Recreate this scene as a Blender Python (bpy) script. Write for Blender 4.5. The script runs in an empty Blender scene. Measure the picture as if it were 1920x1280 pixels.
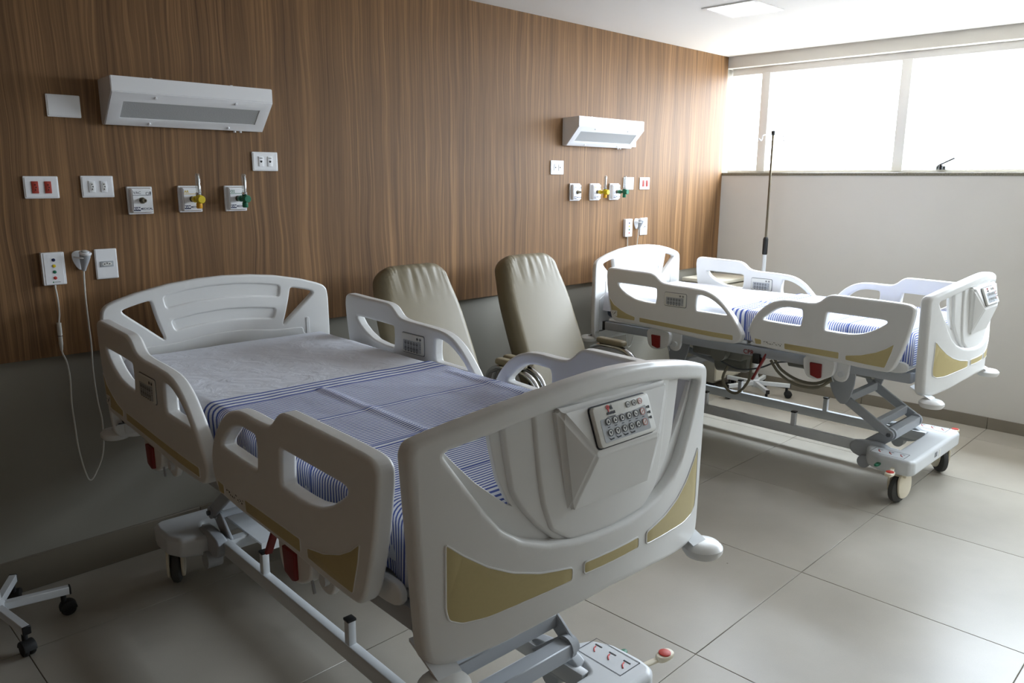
import bpy, bmesh, math, random
from mathutils import Vector, Matrix, noise
random.seed(7)
C = bpy.context.scene.collection
S = bpy.context.scene
R = math.radians

# ------------------------------------------------------------------ camera, light, exposure
cam_d = bpy.data.cameras.new('camera'); cam = bpy.data.objects.new('camera', cam_d); C.objects.link(cam)
F_PX, YAW, PITCH, ROLL = 1458.44, R(45.136), R(11.812), R(-.324)
_f = Vector((math.sin(YAW)*math.cos(PITCH), math.cos(YAW)*math.cos(PITCH), -math.sin(PITCH)))
_r = Vector((math.cos(YAW), -math.sin(YAW), 0)); _d = _f.cross(_r)
_r2 = math.cos(ROLL)*_r+math.sin(ROLL)*_d; _d2 = -math.sin(ROLL)*_r+math.cos(ROLL)*_d
_m = Matrix((_r2, -_d2, -_f)).transposed().to_4x4(); _m.translation = Vector((0, -3.4, 1.64))
cam.matrix_world = _m
cam_d.sensor_width = 36; cam_d.lens = F_PX/1920*36; cam_d.clip_start = .05
S.camera = cam
w = bpy.data.worlds.new('world'); S.world = w; w.use_nodes = True
# overcast sky, brighter towards the zenith, above pale sunlit ground
bg = w.node_tree.nodes['Background']; bg.inputs[1].default_value = 20.0
_n = w.node_tree.nodes; _l = w.node_tree.links
_tc = _n.new('ShaderNodeTexCoord'); _sp = _n.new('ShaderNodeSeparateXYZ'); _l.new(_tc.outputs['Generated'], _sp.inputs[0])
_cr = _n.new('ShaderNodeValToRGB'); _mr = _n.new('ShaderNodeMapRange'); _mr.inputs[1].default_value = -1; _mr.inputs[2].default_value = 1
_l.new(_sp.outputs['Z'], _mr.inputs[0]); _l.new(_mr.outputs[0], _cr.inputs[0]); _l.new(_cr.outputs[0], bg.inputs[0])
_e = _cr.color_ramp.elements
_e[0].position = 0; _e[0].color = (.28, .28, .285, 1); _e[1].position = 1; _e[1].color = (1.5, 1.66, 1.90, 1)
_x = _e.new(.49); _x.color = (.28, .28, .285, 1); _x = _e.new(.51); _x.color = (.45, .49, .55, 1)
pl = bpy.data.lights.new('window_portal', 'AREA'); pl.shape = 'RECTANGLE'; pl.size = 4.6; pl.size_y = .82
pl.cycles.is_portal = True
po = bpy.data.objects.new('window_portal', pl); C.objects.link(po)
po.location = (6.12, -2.3, 2.105); po.rotation_euler = (R(90), 0, R(90))
S.view_settings.view_transform = 'Standard'; S.view_settings.look = 'None'
S.view_settings.exposure = 0.9; S.view_settings.gamma = 1; S.view_settings.use_curve_mapping = False
S.cycles.max_bounces = 7; S.cycles.diffuse_bounces = 4; S.cycles.transparent_max_bounces = 12
S.cycles.caustics_reflective = False; S.cycles.caustics_refractive = False
CEIL_LAMP_E = 26.0

# ------------------------------------------------------------------ materials
def lin(c):
    return tuple((x/255/12.92 if x/255 <= .04045 else ((x/255+.055)/1.055)**2.4) for x in c)+(1,)
MATS = {}
def mat(name, rgb, rough=.5, metal=0, var=.0, scale=8, bump=0, bscale=60, spec=.5, emit=None, coat=0):
    m = bpy.data.materials.new(name); m.use_nodes = True; n = m.node_tree.nodes; l = m.node_tree.links
    b = n['Principled BSDF']; b.inputs['Base Color'].default_value = lin(rgb)
    b.inputs['Roughness'].default_value = rough; b.inputs['Metallic'].default_value = metal
    b.inputs['Specular IOR Level'].default_value = spec
    if coat: b.inputs['Coat Weight'].default_value = coat; b.inputs['Coat Roughness'].default_value = .08
    tc = n.new('ShaderNodeTexCoord')
    if var:
        t = n.new('ShaderNodeTexNoise'); t.inputs['Scale'].default_value = scale; t.inputs['Detail'].default_value = 5
        l.new(tc.outputs['Object'], t.inputs['Vector'])
        mx = n.new('ShaderNodeMix'); mx.data_type = 'RGBA'
        mx.inputs['A'].default_value = lin(tuple(max(0, x*(1-var)) for x in rgb)); mx.inputs['B'].default_value = lin(tuple(min(255, x*(1+var)) for x in rgb))
        l.new(t.outputs['Fac'], mx.inputs['Factor']); l.new(mx.outputs['Result'], b.inputs['Base Color'])
    if bump:
        t2 = n.new('ShaderNodeTexNoise'); t2.inputs['Scale'].default_value = bscale; t2.inputs['Detail'].default_value = 3
        l.new(tc.outputs['Object'], t2.inputs['Vector'])
        bp = n.new('ShaderNodeBump'); bp.inputs['Strength'].default_value = bump; bp.inputs['Distance'].default_value = .004
        l.new(t2.outputs['Fac'], bp.inputs['Height']); l.new(bp.outputs['Normal'], b.inputs['Normal'])
    if emit:
        b.inputs['Emission Color'].default_value = lin(emit[0]); b.inputs['Emission Strength'].default_value = emit[1]
    MATS[name] = m
    return m
mat('wall_paint', (203, 199, 191), .75, var=.015, scale=3, bump=.04, bscale=220)
mat('wall_paint_shaded', (146, 142, 131), .7, var=.015, scale=3, bump=.04, bscale=220)  # wall paint darkened: shade below the wood panel put into the colour
mat('front_paint', (212, 210, 205), .75)
mat('ceiling_paint', (228, 225, 219), .8, var=.008, scale=2)
mat('baseboard_tile', (124, 116, 102), .45, var=.03, scale=6)
mat('grout', (112, 104, 92), .9)
mat('granite', (96, 92, 80), .35, var=.6, scale=110)
mat('aluminium_white', (226, 224, 220), .4)
mat('plastic_white', (229, 229, 227), .34, var=.006, scale=30, bump=.02, bscale=400)
mat('plastic_plate', (244, 245, 247), .3)
mat('plastic_cream', (226, 217, 195), .38)
mat('plastic_keypad', (226, 226, 220), .4)
mat('insert_tan', (190, 175, 126), .45, var=.02, scale=120, bump=.03, bscale=500)
mat('steel_white', (214, 217, 219), .38)
mat('steel_grey', (170, 174, 179), .42)
mat('steel_dark', (88, 91, 94), .5)
mat('rubber_black', (26, 26, 26), .65)
mat('rubber_grey', (66, 66, 64), .7)
mat('black_plastic', (18, 18, 19), .4)
mat('red_plastic', (128, 22, 18), .42)
mat('red_bright', (190, 52, 38), .5)
mat('green_plastic', (16, 112, 80), .4)
mat('yellow_plastic', (222, 196, 12), .4)
mat('orange_plastic', (226, 164, 16), .4)
mat('chrome', (205, 207, 210), .16, metal=1)
mat('brass_dark', (120, 112, 96), .3, metal=1)
mat('vinyl_khaki', (124, 114, 91), .48, var=.015, scale=5, bump=.12, bscale=14)
mat('ink_black', (24, 26, 34), .6)
mat('ink_navy', (28, 36, 78), .6)
mat('ink_red', (198, 40, 34), .6)
mat('ink_pink', (214, 130, 120), .6)
mat('ink_green', (24, 120, 62), .6)
mat('ink_yellow', (222, 190, 30), .6)
mat('ink_grey', (120, 122, 126), .6)
mat('keypad_grey', (176, 180, 184), .45)
mat('button_face', (226, 226, 222), .45)
mat('socket_red', (168, 50, 30), .45)
mat('socket_hole', (20, 18, 18), .7)
mat('cord_white', (222, 221, 214), .45)
mat('cable_grey', (128, 122, 104), .55)
mat('laminate_beige', (226, 220, 202), .42, var=.01, scale=20)
mat('laminate_grey', (150, 146, 134), .45)
mat('diffuser', (176, 178, 178), .5, bump=.25, bscale=260)
mat('lamp_panel', (255, 255, 255), .5, emit=((232, 240, 255), CEIL_LAMP_E))
mat('mattress_vinyl', (58, 66, 84), .6)
mat('motor_grey', (128, 128, 120), .5)

def wood_mat():
    m = bpy.data.materials.new('walnut_veneer'); m.use_nodes = True; n = m.node_tree.nodes; l = m.node_tree.links
    b = n['Principled BSDF']; tc = n.new('ShaderNodeTexCoord')
    def mp(sx, sy, sz, src=None):
        q = n.new('ShaderNodeMapping'); q.inputs['Scale'].default_value = (sx, sy, sz); l.new(src or tc.outputs['Object'], q.inputs['Vector']); return q
    def nz(mapn, sc, det, rgh=.6):
        t = n.new('ShaderNodeTexNoise'); t.inputs['Scale'].default_value = sc; t.inputs['Detail'].default_value = det; t.inputs['Roughness'].default_value = rgh
        l.new(mapn.outputs[0], t.inputs['Vector']); return t
    # slow sideways warp makes the cathedral waves
    warp = nz(mp(2.6, 1, .8), 1.5, 2)
    wadd = n.new('ShaderNodeMath'); wadd.operation = 'MULTIPLY_ADD'; wadd.inputs[1].default_value = .07; l.new(warp.outputs['Fac'], wadd.inputs[0])
    sep = n.new('ShaderNodeSeparateXYZ'); l.new(tc.outputs['Object'], sep.inputs[0]); l.new(sep.outputs['X'], wadd.inputs[2])
    comb = n.new('ShaderNodeCombineXYZ'); l.new(wadd.outputs[0], comb.inputs['X']); l.new(sep.outputs['Z'], comb.inputs['Z'])
    broad = nz(mp(9, 1, .35, comb.outputs[0]), 1.0, 3)
    mid = nz(mp(62, 1, .5, comb.outputs[0]), 1.0, 6, .65)
    fine = nz(mp(260, 1, 2.0, comb.outputs[0]), 1.0, 4, .7)
    light = nz(mp(75, 1, .36, comb.outputs[0]), 1.3, 3, .5)
    a1 = n.new('ShaderNodeMath'); a1.operation = 'MULTIPLY_ADD'; a1.inputs[1].default_value = .55; l.new(mid.outputs['Fac'], a1.inputs[0])
    a2 = n.new('ShaderNodeMath'); a2.operation = 'MULTIPLY_ADD'; a2.inputs[1].default_value = .32; l.new(fine.outputs['Fac'], a2.inputs[0]); l.new(a1.outputs[0], a2.inputs[2])
    a1.inputs[2].default_value = 0
    a3 = n.new('ShaderNodeMath'); a3.operation = 'MULTIPLY_ADD'; a3.inputs[1].default_value = .26; l.new(broad.outputs['Fac'], a3.inputs[0]); l.new(a2.outputs[0], a3.inputs[2])
    cr = n.new('ShaderNodeValToRGB'); e = cr.color_ramp.elements
    e[0].position = .42; e[0].color = lin((84, 60, 39)); e[1].position = .77; e[1].color = lin((180, 137, 94))
    x = e.new(.585); x.color = lin((128, 96, 64))
    l.new(a3.outputs[0], cr.inputs[0])
    lr = n.new('ShaderNodeValToRGB'); lr.color_ramp.elements[0].position = .60; lr.color_ramp.elements[1].position = .72
    l.new(light.outputs['Fac'], lr.inputs[0])
    mf = n.new('ShaderNodeMath'); mf.operation = 'MULTIPLY'; mf.inputs[1].default_value = .5; l.new(lr.outputs[0], mf.inputs[0])
    mx = n.new('ShaderNodeMix'); mx.data_type = 'RGBA'; l.new(mf.outputs[0], mx.inputs['Factor']); l.new(cr.outputs[0], mx.inputs['A']); mx.inputs['B'].default_value = lin((186, 142, 94))
    l.new(mx.outputs['Result'], b.inputs['Base Color'])
    b.inputs['Roughness'].default_value = .55; b.inputs['Specular IOR Level'].default_value = .25
    bp = n.new('ShaderNodeBump'); bp.inputs['Strength'].default_value = .12; bp.inputs['Distance'].default_value = .002
    l.new(fine.outputs['Fac'], bp.inputs['Height']); l.new(bp.outputs[0], b.inputs['Normal'])
    MATS['walnut_veneer'] = m
wood_mat()

def tile_mat():
    m = bpy.data.materials.new('porcelain_tile'); m.use_nodes = True; n = m.node_tree.nodes; l = m.node_tree.links
    b = n['Principled BSDF']; g = n.new('ShaderNodeNewGeometry'); oi = n.new('ShaderNodeObjectInfo')
    t = n.new('ShaderNodeTexNoise'); t.inputs['Scale'].default_value = 2.2; t.inputs['Detail'].default_value = 8; l.new(g.outputs['Position'], t.inputs['Vector'])
    t2 = n.new('ShaderNodeTexNoise'); t2.inputs['Scale'].default_value = 260; t2.inputs['Detail'].default_value = 2; l.new(g.outputs['Position'], t2.inputs['Vector'])
    ad = n.new('ShaderNodeMath'); ad.operation = 'MULTIPLY_ADD'; ad.inputs[1].default_value = .25; l.new(t2.outputs['Fac'], ad.inputs[0]); l.new(t.outputs['Fac'], ad.inputs[2])
    ad2 = n.new('ShaderNodeMath'); ad2.operation = 'MULTIPLY_ADD'; ad2.inputs[1].default_value = .18; l.new(oi.outputs['Random'], ad2.inputs[0]); l.new(ad.outputs[0], ad2.inputs[2])
    cr = n.new('ShaderNodeValToRGB'); e = cr.color_ramp.elements
    e[0].position = .4; e[0].color = lin((158, 152, 140)); e[1].position = .95; e[1].color = lin((178, 172, 160)); l.new(ad2.outputs[0], cr.inputs[0])
    # a few dark scuffs
    v = n.new('ShaderNodeTexVoronoi'); v.inputs['Scale'].default_value = 3.1; l.new(g.outputs['Position'], v.inputs['Vector'])
    lt = n.new('ShaderNodeMath'); lt.operation = 'LESS_THAN'; lt.inputs[1].default_value = .016; l.new(v.outputs['Distance'], lt.inputs[0])
    mx = n.new('ShaderNodeMix'); mx.data_type = 'RGBA'; l.new(lt.outputs[0], mx.inputs['Factor']); l.new(cr.outputs[0], mx.inputs['A']); mx.inputs['B'].default_value = lin((116, 108, 94))
    l.new(mx.outputs['Result'], b.inputs['Base Color'])
    b.inputs['Roughness'].default_value = .36; b.inputs['Specular IOR Level'].default_value = .45
    MATS['porcelain_tile'] = m
tile_mat()

def sheet_mat(name, base, stripes):
    m = bpy.data.materials.new(name); m.use_nodes = True; n = m.node_tree.nodes; l = m.node_tree.links
    b = n['Principled BSDF']; b.inputs['Roughness'].default_value = .85; b.inputs['Specular IOR Level'].default_value = .2
    b.inputs['Base Color'].default_value = lin(base)
    tc = n.new('ShaderNodeTexCoord')
    t = n.new('ShaderNodeTexNoise'); t.inputs['Scale'].default_value = 9; t.inputs['Detail'].default_value = 6; t.inputs['Distortion'].default_value = 1.4; l.new(tc.outputs['Object'], t.inputs['Vector'])
    bp = n.new('ShaderNodeBump'); bp.inputs['Strength'].default_value = .22 if stripes else .5; bp.inputs['Distance'].default_value = .012; l.new(t.outputs['Fac'], bp.inputs['Height']); l.new(bp.outputs[0], b.inputs['Normal'])
    if stripes:
        uv = n.new('ShaderNodeUVMap'); uv.uv_map = 'cloth'; sp = n.new('ShaderNodeSeparateXYZ'); l.new(uv.outputs[0], sp.inputs[0])
        def M(op, a, bb=None, c=None):
            q = n.new('ShaderNodeMath'); q.operation = op
            for i, v in enumerate((a, bb, c)):
                if v is None: continue
                if isinstance(v, (int, float)): q.inputs[i].default_value = v
                else: l.new(v, q.inputs[i])
            return q.outputs[0]
        d = sp.outputs['Y']                                   # metres from the hem
        fr = M('FRACT', M('DIVIDE', d, .0118)); fine = M('LESS_THAN', fr, .44)
        fr2 = M('FRACT', M('DIVIDE', d, .030)); hem = M('LESS_THAN', fr2, .42)
        inhem = M('LESS_THAN', d, .105)
        dbl = M('LESS_THAN', M('ABSOLUTE', M('SUBTRACT', M('FRACT', M('DIVIDE', M('SUBTRACT', d, .10), .29)), .97)), .010)
        pat = M('ADD', M('MULTIPLY', inhem, hem), M('MULTIPLY', M('SUBTRACT', 1, inhem), fine))
        pat = M('MAXIMUM', pat, M('MULTIPLY', dbl, M('SUBTRACT', 1, inhem)))
        mx = n.new('ShaderNodeMix'); mx.data_type = 'RGBA'; l.new(pat, mx.inputs['Factor'])
        mx.inputs['A'].default_value = lin(base); mx.inputs['B'].default_value = lin((86, 102, 170)); l.new(mx.outputs['Result'], b.inputs['Base Color'])
    MATS[name] = m
sheet_mat('sheet_white', (222, 224, 232), False)
sheet_mat('sheet_striped', (232, 234, 240), True)

def glass_mat(name, tint, gl):
    m = bpy.data.materials.new(name); m.use_nodes = True; n = m.node_tree.nodes; l = m.node_tree.links
    n.remove(n['Principled BSDF']); o = n['Material Output']
    t = n.new('ShaderNodeBsdfTransparent'); t.inputs[0].default_value = tint
    g = n.new('ShaderNodeBsdfGlossy'); g.inputs['Roughness'].default_value = .05
    mx = n.new('ShaderNodeMixShader'); mx.inputs[0].default_value = gl
    l.new(t.outputs[0], mx.inputs[1]); l.new(g.outputs[0], mx.inputs[2]); l.new(mx.outputs[0], o.inputs[0])
    MATS[name] = m
glass_mat('window_glass', (.97, .985, .98, 1), .05)
glass_mat('tube_acrylic', (.95, .96, .96, 1), .14)

# ------------------------------------------------------------------ mesh helpers
class MB:
    """collects faces of several materials and links them as ONE mesh"""
    def __init__(s): s.v = []; s.f = []; s.m = []; s.uv = None
    def add(s, verts, faces, mi=0, mx=None):
        o = len(s.v); fl = mx is not None and mx.to_3x3().determinant() < 0
        for p in verts: s.v.append(tuple(mx @ Vector(p)) if mx is not None else tuple(p))
        for f in faces:
            q = [o+i for i in f]; s.f.append(q[::-1] if fl else q); s.m.append(mi)
        return s
    def mesh(s, me, mi=0, mx=None, remap=None):
        s.add([v.co for v in me.vertices], [list(p.vertices) for p in me.polygons], mi, mx); return s
    def box(s, lo, hi, bev=0, mi=0, mx=None, seg=2):
        bm = bmesh.new(); bmesh.ops.create_cube(bm, size=1)
        c = [(a+b)/2 for a, b in zip(lo, hi)]; d = [abs(b-a) for a, b in zip(lo, hi)]
        for v in bm.verts: v.co = Vector((c[0]+v.co.x*d[0], c[1]+v.co.y*d[1], c[2]+v.co.z*d[2]))
        if bev: bmesh.ops.bevel(bm, geom=bm.edges[:], offset=min(bev, min(d)*.49), segments=seg, affect='EDGES', profile=.5)
        s._bm(bm, mi, mx); return s
    def _bm(s, bm, mi, mx):
        bm.verts.index_update(); s.add([v.co.copy() for v in bm.verts], [[v.index for v in f.verts] for f in bm.faces], mi, mx); bm.free()
    def cyl(s, a, b, r, r2=None, n=16, mi=0, mx=None, cap=True):
        a = Vector(a); b = Vector(b); r2 = r if r2 is None else r2; z = (b-a).normalized()
        x = z.orthogonal().normalized(); y = z.cross(x); V = []; Fc = []
        for p, rr in ((a, r), (b, r2)):
            for i in range(n):
                t = 2*math.pi*i/n; V.append(p+(x*math.cos(t)+y*math.sin(t))*rr)
        for i in range(n): j = (i+1) % n; Fc.append([i, j, n+j, n+i])
        if cap: Fc += [list(range(n))[::-1], list(range(n, 2*n))]
        s.add(V, Fc, mi, mx); return s
    def lathe(s, prof, a=(0, 0, 0), axis=(0, 0, 1), n=20, mi=0, mx=None):
        a = Vector(a); z = Vector(axis).normalized(); x = z.orthogonal().normalized(); y = z.cross(x); V = []; Fc = []
        for (r, h) in prof:
            for i in range(n):
                t = 2*math.pi*i/n; V.append(a+z*h+(x*math.cos(t)+y*math.sin(t))*max(r, 1e-5))
        for k in range(len(prof)-1):
            for i in range(n): j = (i+1) % n; Fc.append([k*n+i, k*n+j, (k+1)*n+j, (k+1)*n+i])
        Fc += [list(range(n))[::-1], [(len(prof)-1)*n+i for i in range(n)]]
        s.add(V, Fc, mi, mx); return s
    def tube(s, pts, r, n=8, mi=0, mx=None, sub=4, closed=False, smooth=True):
        P = [Vector(p) for p in pts]
        if smooth and len(P) > 2:
            Q = []
            for i in range(len(P)-1):
                p0 = P[max(i-1, 0)]; p1 = P[i]; p2 = P[i+1]; p3 = P[min(i+2, len(P)-1)]
                for k in range(sub):
                    t = k/sub; Q.append(.5*((2*p1)+(p2-p0)*t+(2*p0-5*p1+4*p2-p3)*t*t+(3*p1-p0-3*p2+p3)*t**3))
            Q.append(P[-1]); P = Q
        V = []; Fc = []; up = None
        for i, p in enumerate(P):
            t = (P[min(i+1, len(P)-1)]-P[max(i-1, 0)]).normalized()
            if up is None: up = t.orthogonal().normalized()
            up = (up-t*up.dot(t)).normalized(); sd = t.cross(up)
            for k in range(n): a = 2*math.pi*k/n; V.append(p+(up*math.cos(a)+sd*math.sin(a))*r)
        for i in range(len(P)-1):
            for k in range(n): j = (k+1) % n; Fc.append([i*n+k, i*n+j, (i+1)*n+j, (i+1)*n+k])
        Fc += [list(range(n))[::-1], [(len(P)-1)*n+k for k in range(n)]]
        s.add(V, Fc, mi, mx); return s
    def bar(s, a, b, wd, ht, up=(0, 0, 1), bev=.003, mi=0):
        a = Vector(a); b = Vector(b); y = (b-a); L = y.length; y.normalize(); z = Vector(up); x = y.cross(z).normalized(); z = x.cross(y)
        mx = Matrix((x, y, z)).transposed().to_4x4(); mx.translation = a
        s.box((-wd/2, 0, -ht/2), (wd/2, L, ht/2), bev, mi, mx, seg=1); return s
    def warp(s, fn): s.v = [tuple(fn(Vector(p))) for p in s.v]; return s
    def build(s, name, mats, parent=None, loc=(0, 0, 0), ang=38, wn=False):
        me = s.data(name, mats, ang); return link(name, me, parent, loc, wn)
    def data(s, name, mats, ang=38):
        me = bpy.data.meshes.new(name); me.from_pydata(s.v, [], s.f)
        for m in ([mats] if isinstance(mats, str) else mats): me.materials.append(MATS[m])
        me.polygons.foreach_set('material_index', s.m)
        if s.uv:
            u = me.uv_layers.new(name='cloth')
            for lp in me.loops: u.data[lp.index].uv = s.uv[lp.vertex_index]
        me.update(); me.shade_smooth(); me.set_sharp_from_angle(angle=R(ang)); return me
def link(name, me, parent=None, loc=(0, 0, 0), wn=False):
    o = bpy.data.objects.new(name, me); C.objects.link(o); o.location = loc
    if parent is not None: o.parent = parent
    if wn: md = o.modifiers.new('flat_faces', 'WEIGHTED_NORMAL'); md.keep_sharp = True; md.weight = 90
    return o
def tag(o, label=None, cat=None, group=None, kind=None):
    for k, v in (('label', label), ('category', cat), ('group', group), ('kind', kind)):
        if v: o[k] = v
    return o
def thing(name, label, cat, loc=(0, 0, 0), rz=0, group=None):
    o = bpy.data.objects.new(name, None); C.objects.link(o); o.location = loc; o.rotation_euler = (0, 0, rz); o.empty_display_size = .1
    return tag(o, label, cat, group)
def chaikin(P, it=2):
    for _ in range(it):
        Q = []
        for i in range(len(P)):
            a, b = P[i], P[(i+1) % len(P)]
            Q += [(a[0]*.75+b[0]*.25, a[1]*.75+b[1]*.25), (a[0]*.25+b[0]*.75, a[1]*.25+b[1]*.75)]
        P = Q
    return P
def fillet(P, r, n=5):
    Q = []
    for i in range(len(P)):
        a, b, c = Vector(P[i-1]), Vector(P[i]), Vector(P[(i+1) % len(P)])
        d1 = (a-b); d2 = (c-b); k = min(r, d1.length*.45, d2.length*.45); p = b+d1.normalized()*k; q = b+d2.normalized()*k
        for j in range(n+1): t = j/n; Q.append(tuple((1-t)**2*p+2*t*(1-t)*b+t*t*q))
    return Q
def rect(x0, y0, x1, y1): return [(x0, y0), (x1, y0), (x1, y1), (x0, y1)]
def plate(loops, thick, bev=0, res=2):
    """filled outline (first loop) with holes, in XY, thickness along Z, rounded rim"""
    cu = bpy.data.curves.new('tmp', 'CURVE'); cu.dimensions = '2D'; cu.fill_mode = 'BOTH'
    for lp in loops:
        sp = cu.splines.new('POLY'); sp.points.add(len(lp)-1); sp.use_cyclic_u = True
        for p, q in zip(sp.points, lp): p.co = (q[0], q[1], 0, 1)
    bev = min(bev, thick/2*.98); cu.extrude = thick/2-bev; cu.bevel_depth = bev; cu.bevel_resolution = res; cu.offset = -bev
    o = bpy.data.objects.new('tmp', cu); me = o.to_mesh()
    bm = bmesh.new(); bm.from_mesh(me); o.to_mesh_clear(); bmesh.ops.remove_doubles(bm, verts=bm.verts, dist=1e-5)
    bmesh.ops.recalc_face_normals(bm, faces=bm.faces)
    out = bpy.data.meshes.new('tmp'); bm.to_mesh(out); bm.free(); bpy.data.objects.remove(o); bpy.data.curves.remove(cu)
    return out
def slice_mesh(me, axis, cuts):
    bm = bmesh.new(); bm.from_mesh(me)
    for c in cuts:
        co = [0, 0, 0]; co[axis] = c; no = [0, 0, 0]; no[axis] = 1
        bmesh.ops.bisect_plane(bm, geom=bm.verts[:]+bm.edges[:]+bm.faces[:], plane_co=co, plane_no=no, dist=1e-5)
    bm.to_mesh(me); bm.free(); return me
def text(s, size, ax='CENTER', ex=.0002):
    cu = bpy.data.curves.new('tmp', 'FONT'); cu.body = s; cu.size = size; cu.align_x = ax; cu.align_y = 'CENTER'; cu.extrude = ex; cu.resolution_u = 3; cu.offset = size*.012
    o = bpy.data.objects.new('tmp', cu); me = o.to_mesh().copy(); o.to_mesh_clear(); bpy.data.objects.remove(o); bpy.data.curves.remove(cu); return me
def frame(o, x, y):
    """matrix with given origin, local x and y axes (z = x cross y)"""
    x = Vector(x).normalized(); y = Vector(y).normalized(); m = Matrix((x, y, x.cross(y))).transposed().to_4x4(); m.translation = Vector(o); return m
T = Matrix.Translation

# ------------------------------------------------------------------ the room
XW, ZC, XL, YF = 5.852, 2.6, -1.7, -4.6
ZS, ZT = 1.697, 2.512        # window sill and head
def struct(name, mb, mats, ang=38):
    return tag(mb.build(name, mats, ang=ang), kind='structure')
fl = struct('floor', MB().box((XL-.2, YF-.2, -.12), (XW+.25, .2, -.004)), 'grout')
TS, TX, TY, GAP = .835, 2.21, -2.125, .0026
nx = range(int((XL-TX)//TS), int((XW-TX)//TS)+1); ny = range(int((YF-TY)//TS), int((.02-TY)//TS)+1)
tile_cache = {}
for i in nx:
    for j in ny:
        x0, x1 = max(TX+i*TS, XL), min(TX+(i+1)*TS, XW); y0, y1 = max(TY+j*TS, YF), min(TY+(j+1)*TS, .02)
        if x1-x0 < .02 or y1-y0 < .02: continue
        k = (round(x1-x0, 3), round(y1-y0, 3))
        if k not in tile_cache:
            a, b = k[0]/2-GAP/2, k[1]/2-GAP/2
            tile_cache[k] = MB().box((-a, -b, -.012), (a, b, 0), .0012, seg=1).data('tile', 'porcelain_tile')
        link('tile', tile_cache[k], fl, ((x0+x1)/2, (y0+y1)/2, 0))
struct('ceiling', MB().box((XL-.2, YF-.2, ZC), (4.13, .2, ZC+.12)).box((4.45, YF-.2, ZC), (XW+.3, .2, ZC+.12)).box((4.13, -.828, ZC), (4.45, .2, ZC+.12)).box((4.13, YF-.2, ZC), (4.45, -1.128, ZC+.12)).box((4.1, -1.16, ZC+.12), (4.48, -.8, ZC+.2)), 'ceiling_paint')
wb = struct('wall_back', MB().box((XL-.2, .02, 0), (XW+.3, .22, ZC)), 'wall_paint_shaded')
link('wood_panel', MB().box((XL, 0, .941), (XW, .02, ZC)).data('wood_panel', 'walnut_veneer'), wb)
struct('wall_left', MB().box((XL-.2, YF, 0), (XL, .02, ZC)), 'walnut_veneer')
struct('wall_front', MB().box((XL-.2, YF-.2, 0), (XW+.3, YF, ZC)), 'front_paint')
struct('wall_right', MB().box((XW, YF, 0), (XW+.2, .02, ZS-.02)).box((XW, YF, ZT), (XW+.2, .02, ZC)), 'wall_paint')
struct('trim_1', MB().box((XW-.006, YF, ZS-.021), (XW+.2, 0, ZS), .002, seg=1), 'granite')['label'] = 'speckled grey granite window sill'
bb = struct('baseboard_back', MB().box((XL, .012, 0), (XW, .02, .14)), 'grout')
for i in range(-5, 5):
    x0, x1 = max(TX+i*TS, XL), min(TX+(i+1)*TS, XW)
    if x1-x0 > .02: MB().box((x0+GAP/2, .004, 0), (x1-GAP/2, .016, .141), .001, seg=1).build('tile', 'baseboard_tile', bb)
bb = struct('baseboard_right', MB().box((XW-.006, YF, 0), (XW, .004, .079)), 'grout')
for j in range(-4, 3):
    y0, y1 = max(TY+j*TS, YF), min(TY+(j+1)*TS, .003)
    if y1-y0 > .02: MB().box((XW-.012, y0+GAP/2, 0), (XW-.003, y1-GAP/2, .08), .001, seg=1).build('tile', 'baseboard_tile', bb)
# window: head and bottom rails, mullions, panes, stay
XG = XW+.08
wn = struct('window_1', MB().box((XG, YF, ZT-.052), (XG+.06, 0, ZT), .004).box((XG, YF, ZS), (XG+.06, 0, ZS+.022), .004), 'aluminium_white')
ms = [.03, -.294, -1.339, -2.385, -3.43, -4.475, -4.63]
for y in ms[1:-1]:
    MB().box((XG-.006, y-.036, ZS+.01), (XG+.05, y+.036, ZT-.045), .004).build('mullion', 'aluminium_white', wn)
for a, b in zip(ms[:-1], ms[1:]):
    MB().box((XG+.028, max(b+.03, YF), ZS+.02), (XG+.034, min(a-.03, 0), ZT-.05)).build('pane', 'window_glass', wn)
hd = MB().box((XG-.02, -1.66, ZS+.02), (XG, -1.60, ZS+.045), .004)
hd.bar((XG-.022, -1.61, ZS+.045), (XG-.05, -1.72, ZS+.095), .012, .012, bev=.003); hd.cyl((XG-.03, -1.635, ZS+.02), (XG-.03, -1.635, ZS+.05), .012, mi=1)
hd.build('latch_handle', ['steel_dark', 'black_plastic'], wn)
# ceiling LED panel
t = thing('ceiling_light', 'square recessed LED panel glowing in the ceiling', 'ceiling light', (4.29, -.978, ZC))
me = plate([fillet(rect(-.175, -.165, .175, .165), .004), fillet(rect(-.15, -.14, .15, .14), .004)[::-1]], .006, .001)
MB().mesh(me, 0, T((0, 0, -.003))).build('frame', 'aluminium_white', t)
MB().box((-.15, -.14, .002), (.15, .14, .012)).build('diffuser', 'lamp_panel', t)

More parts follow.
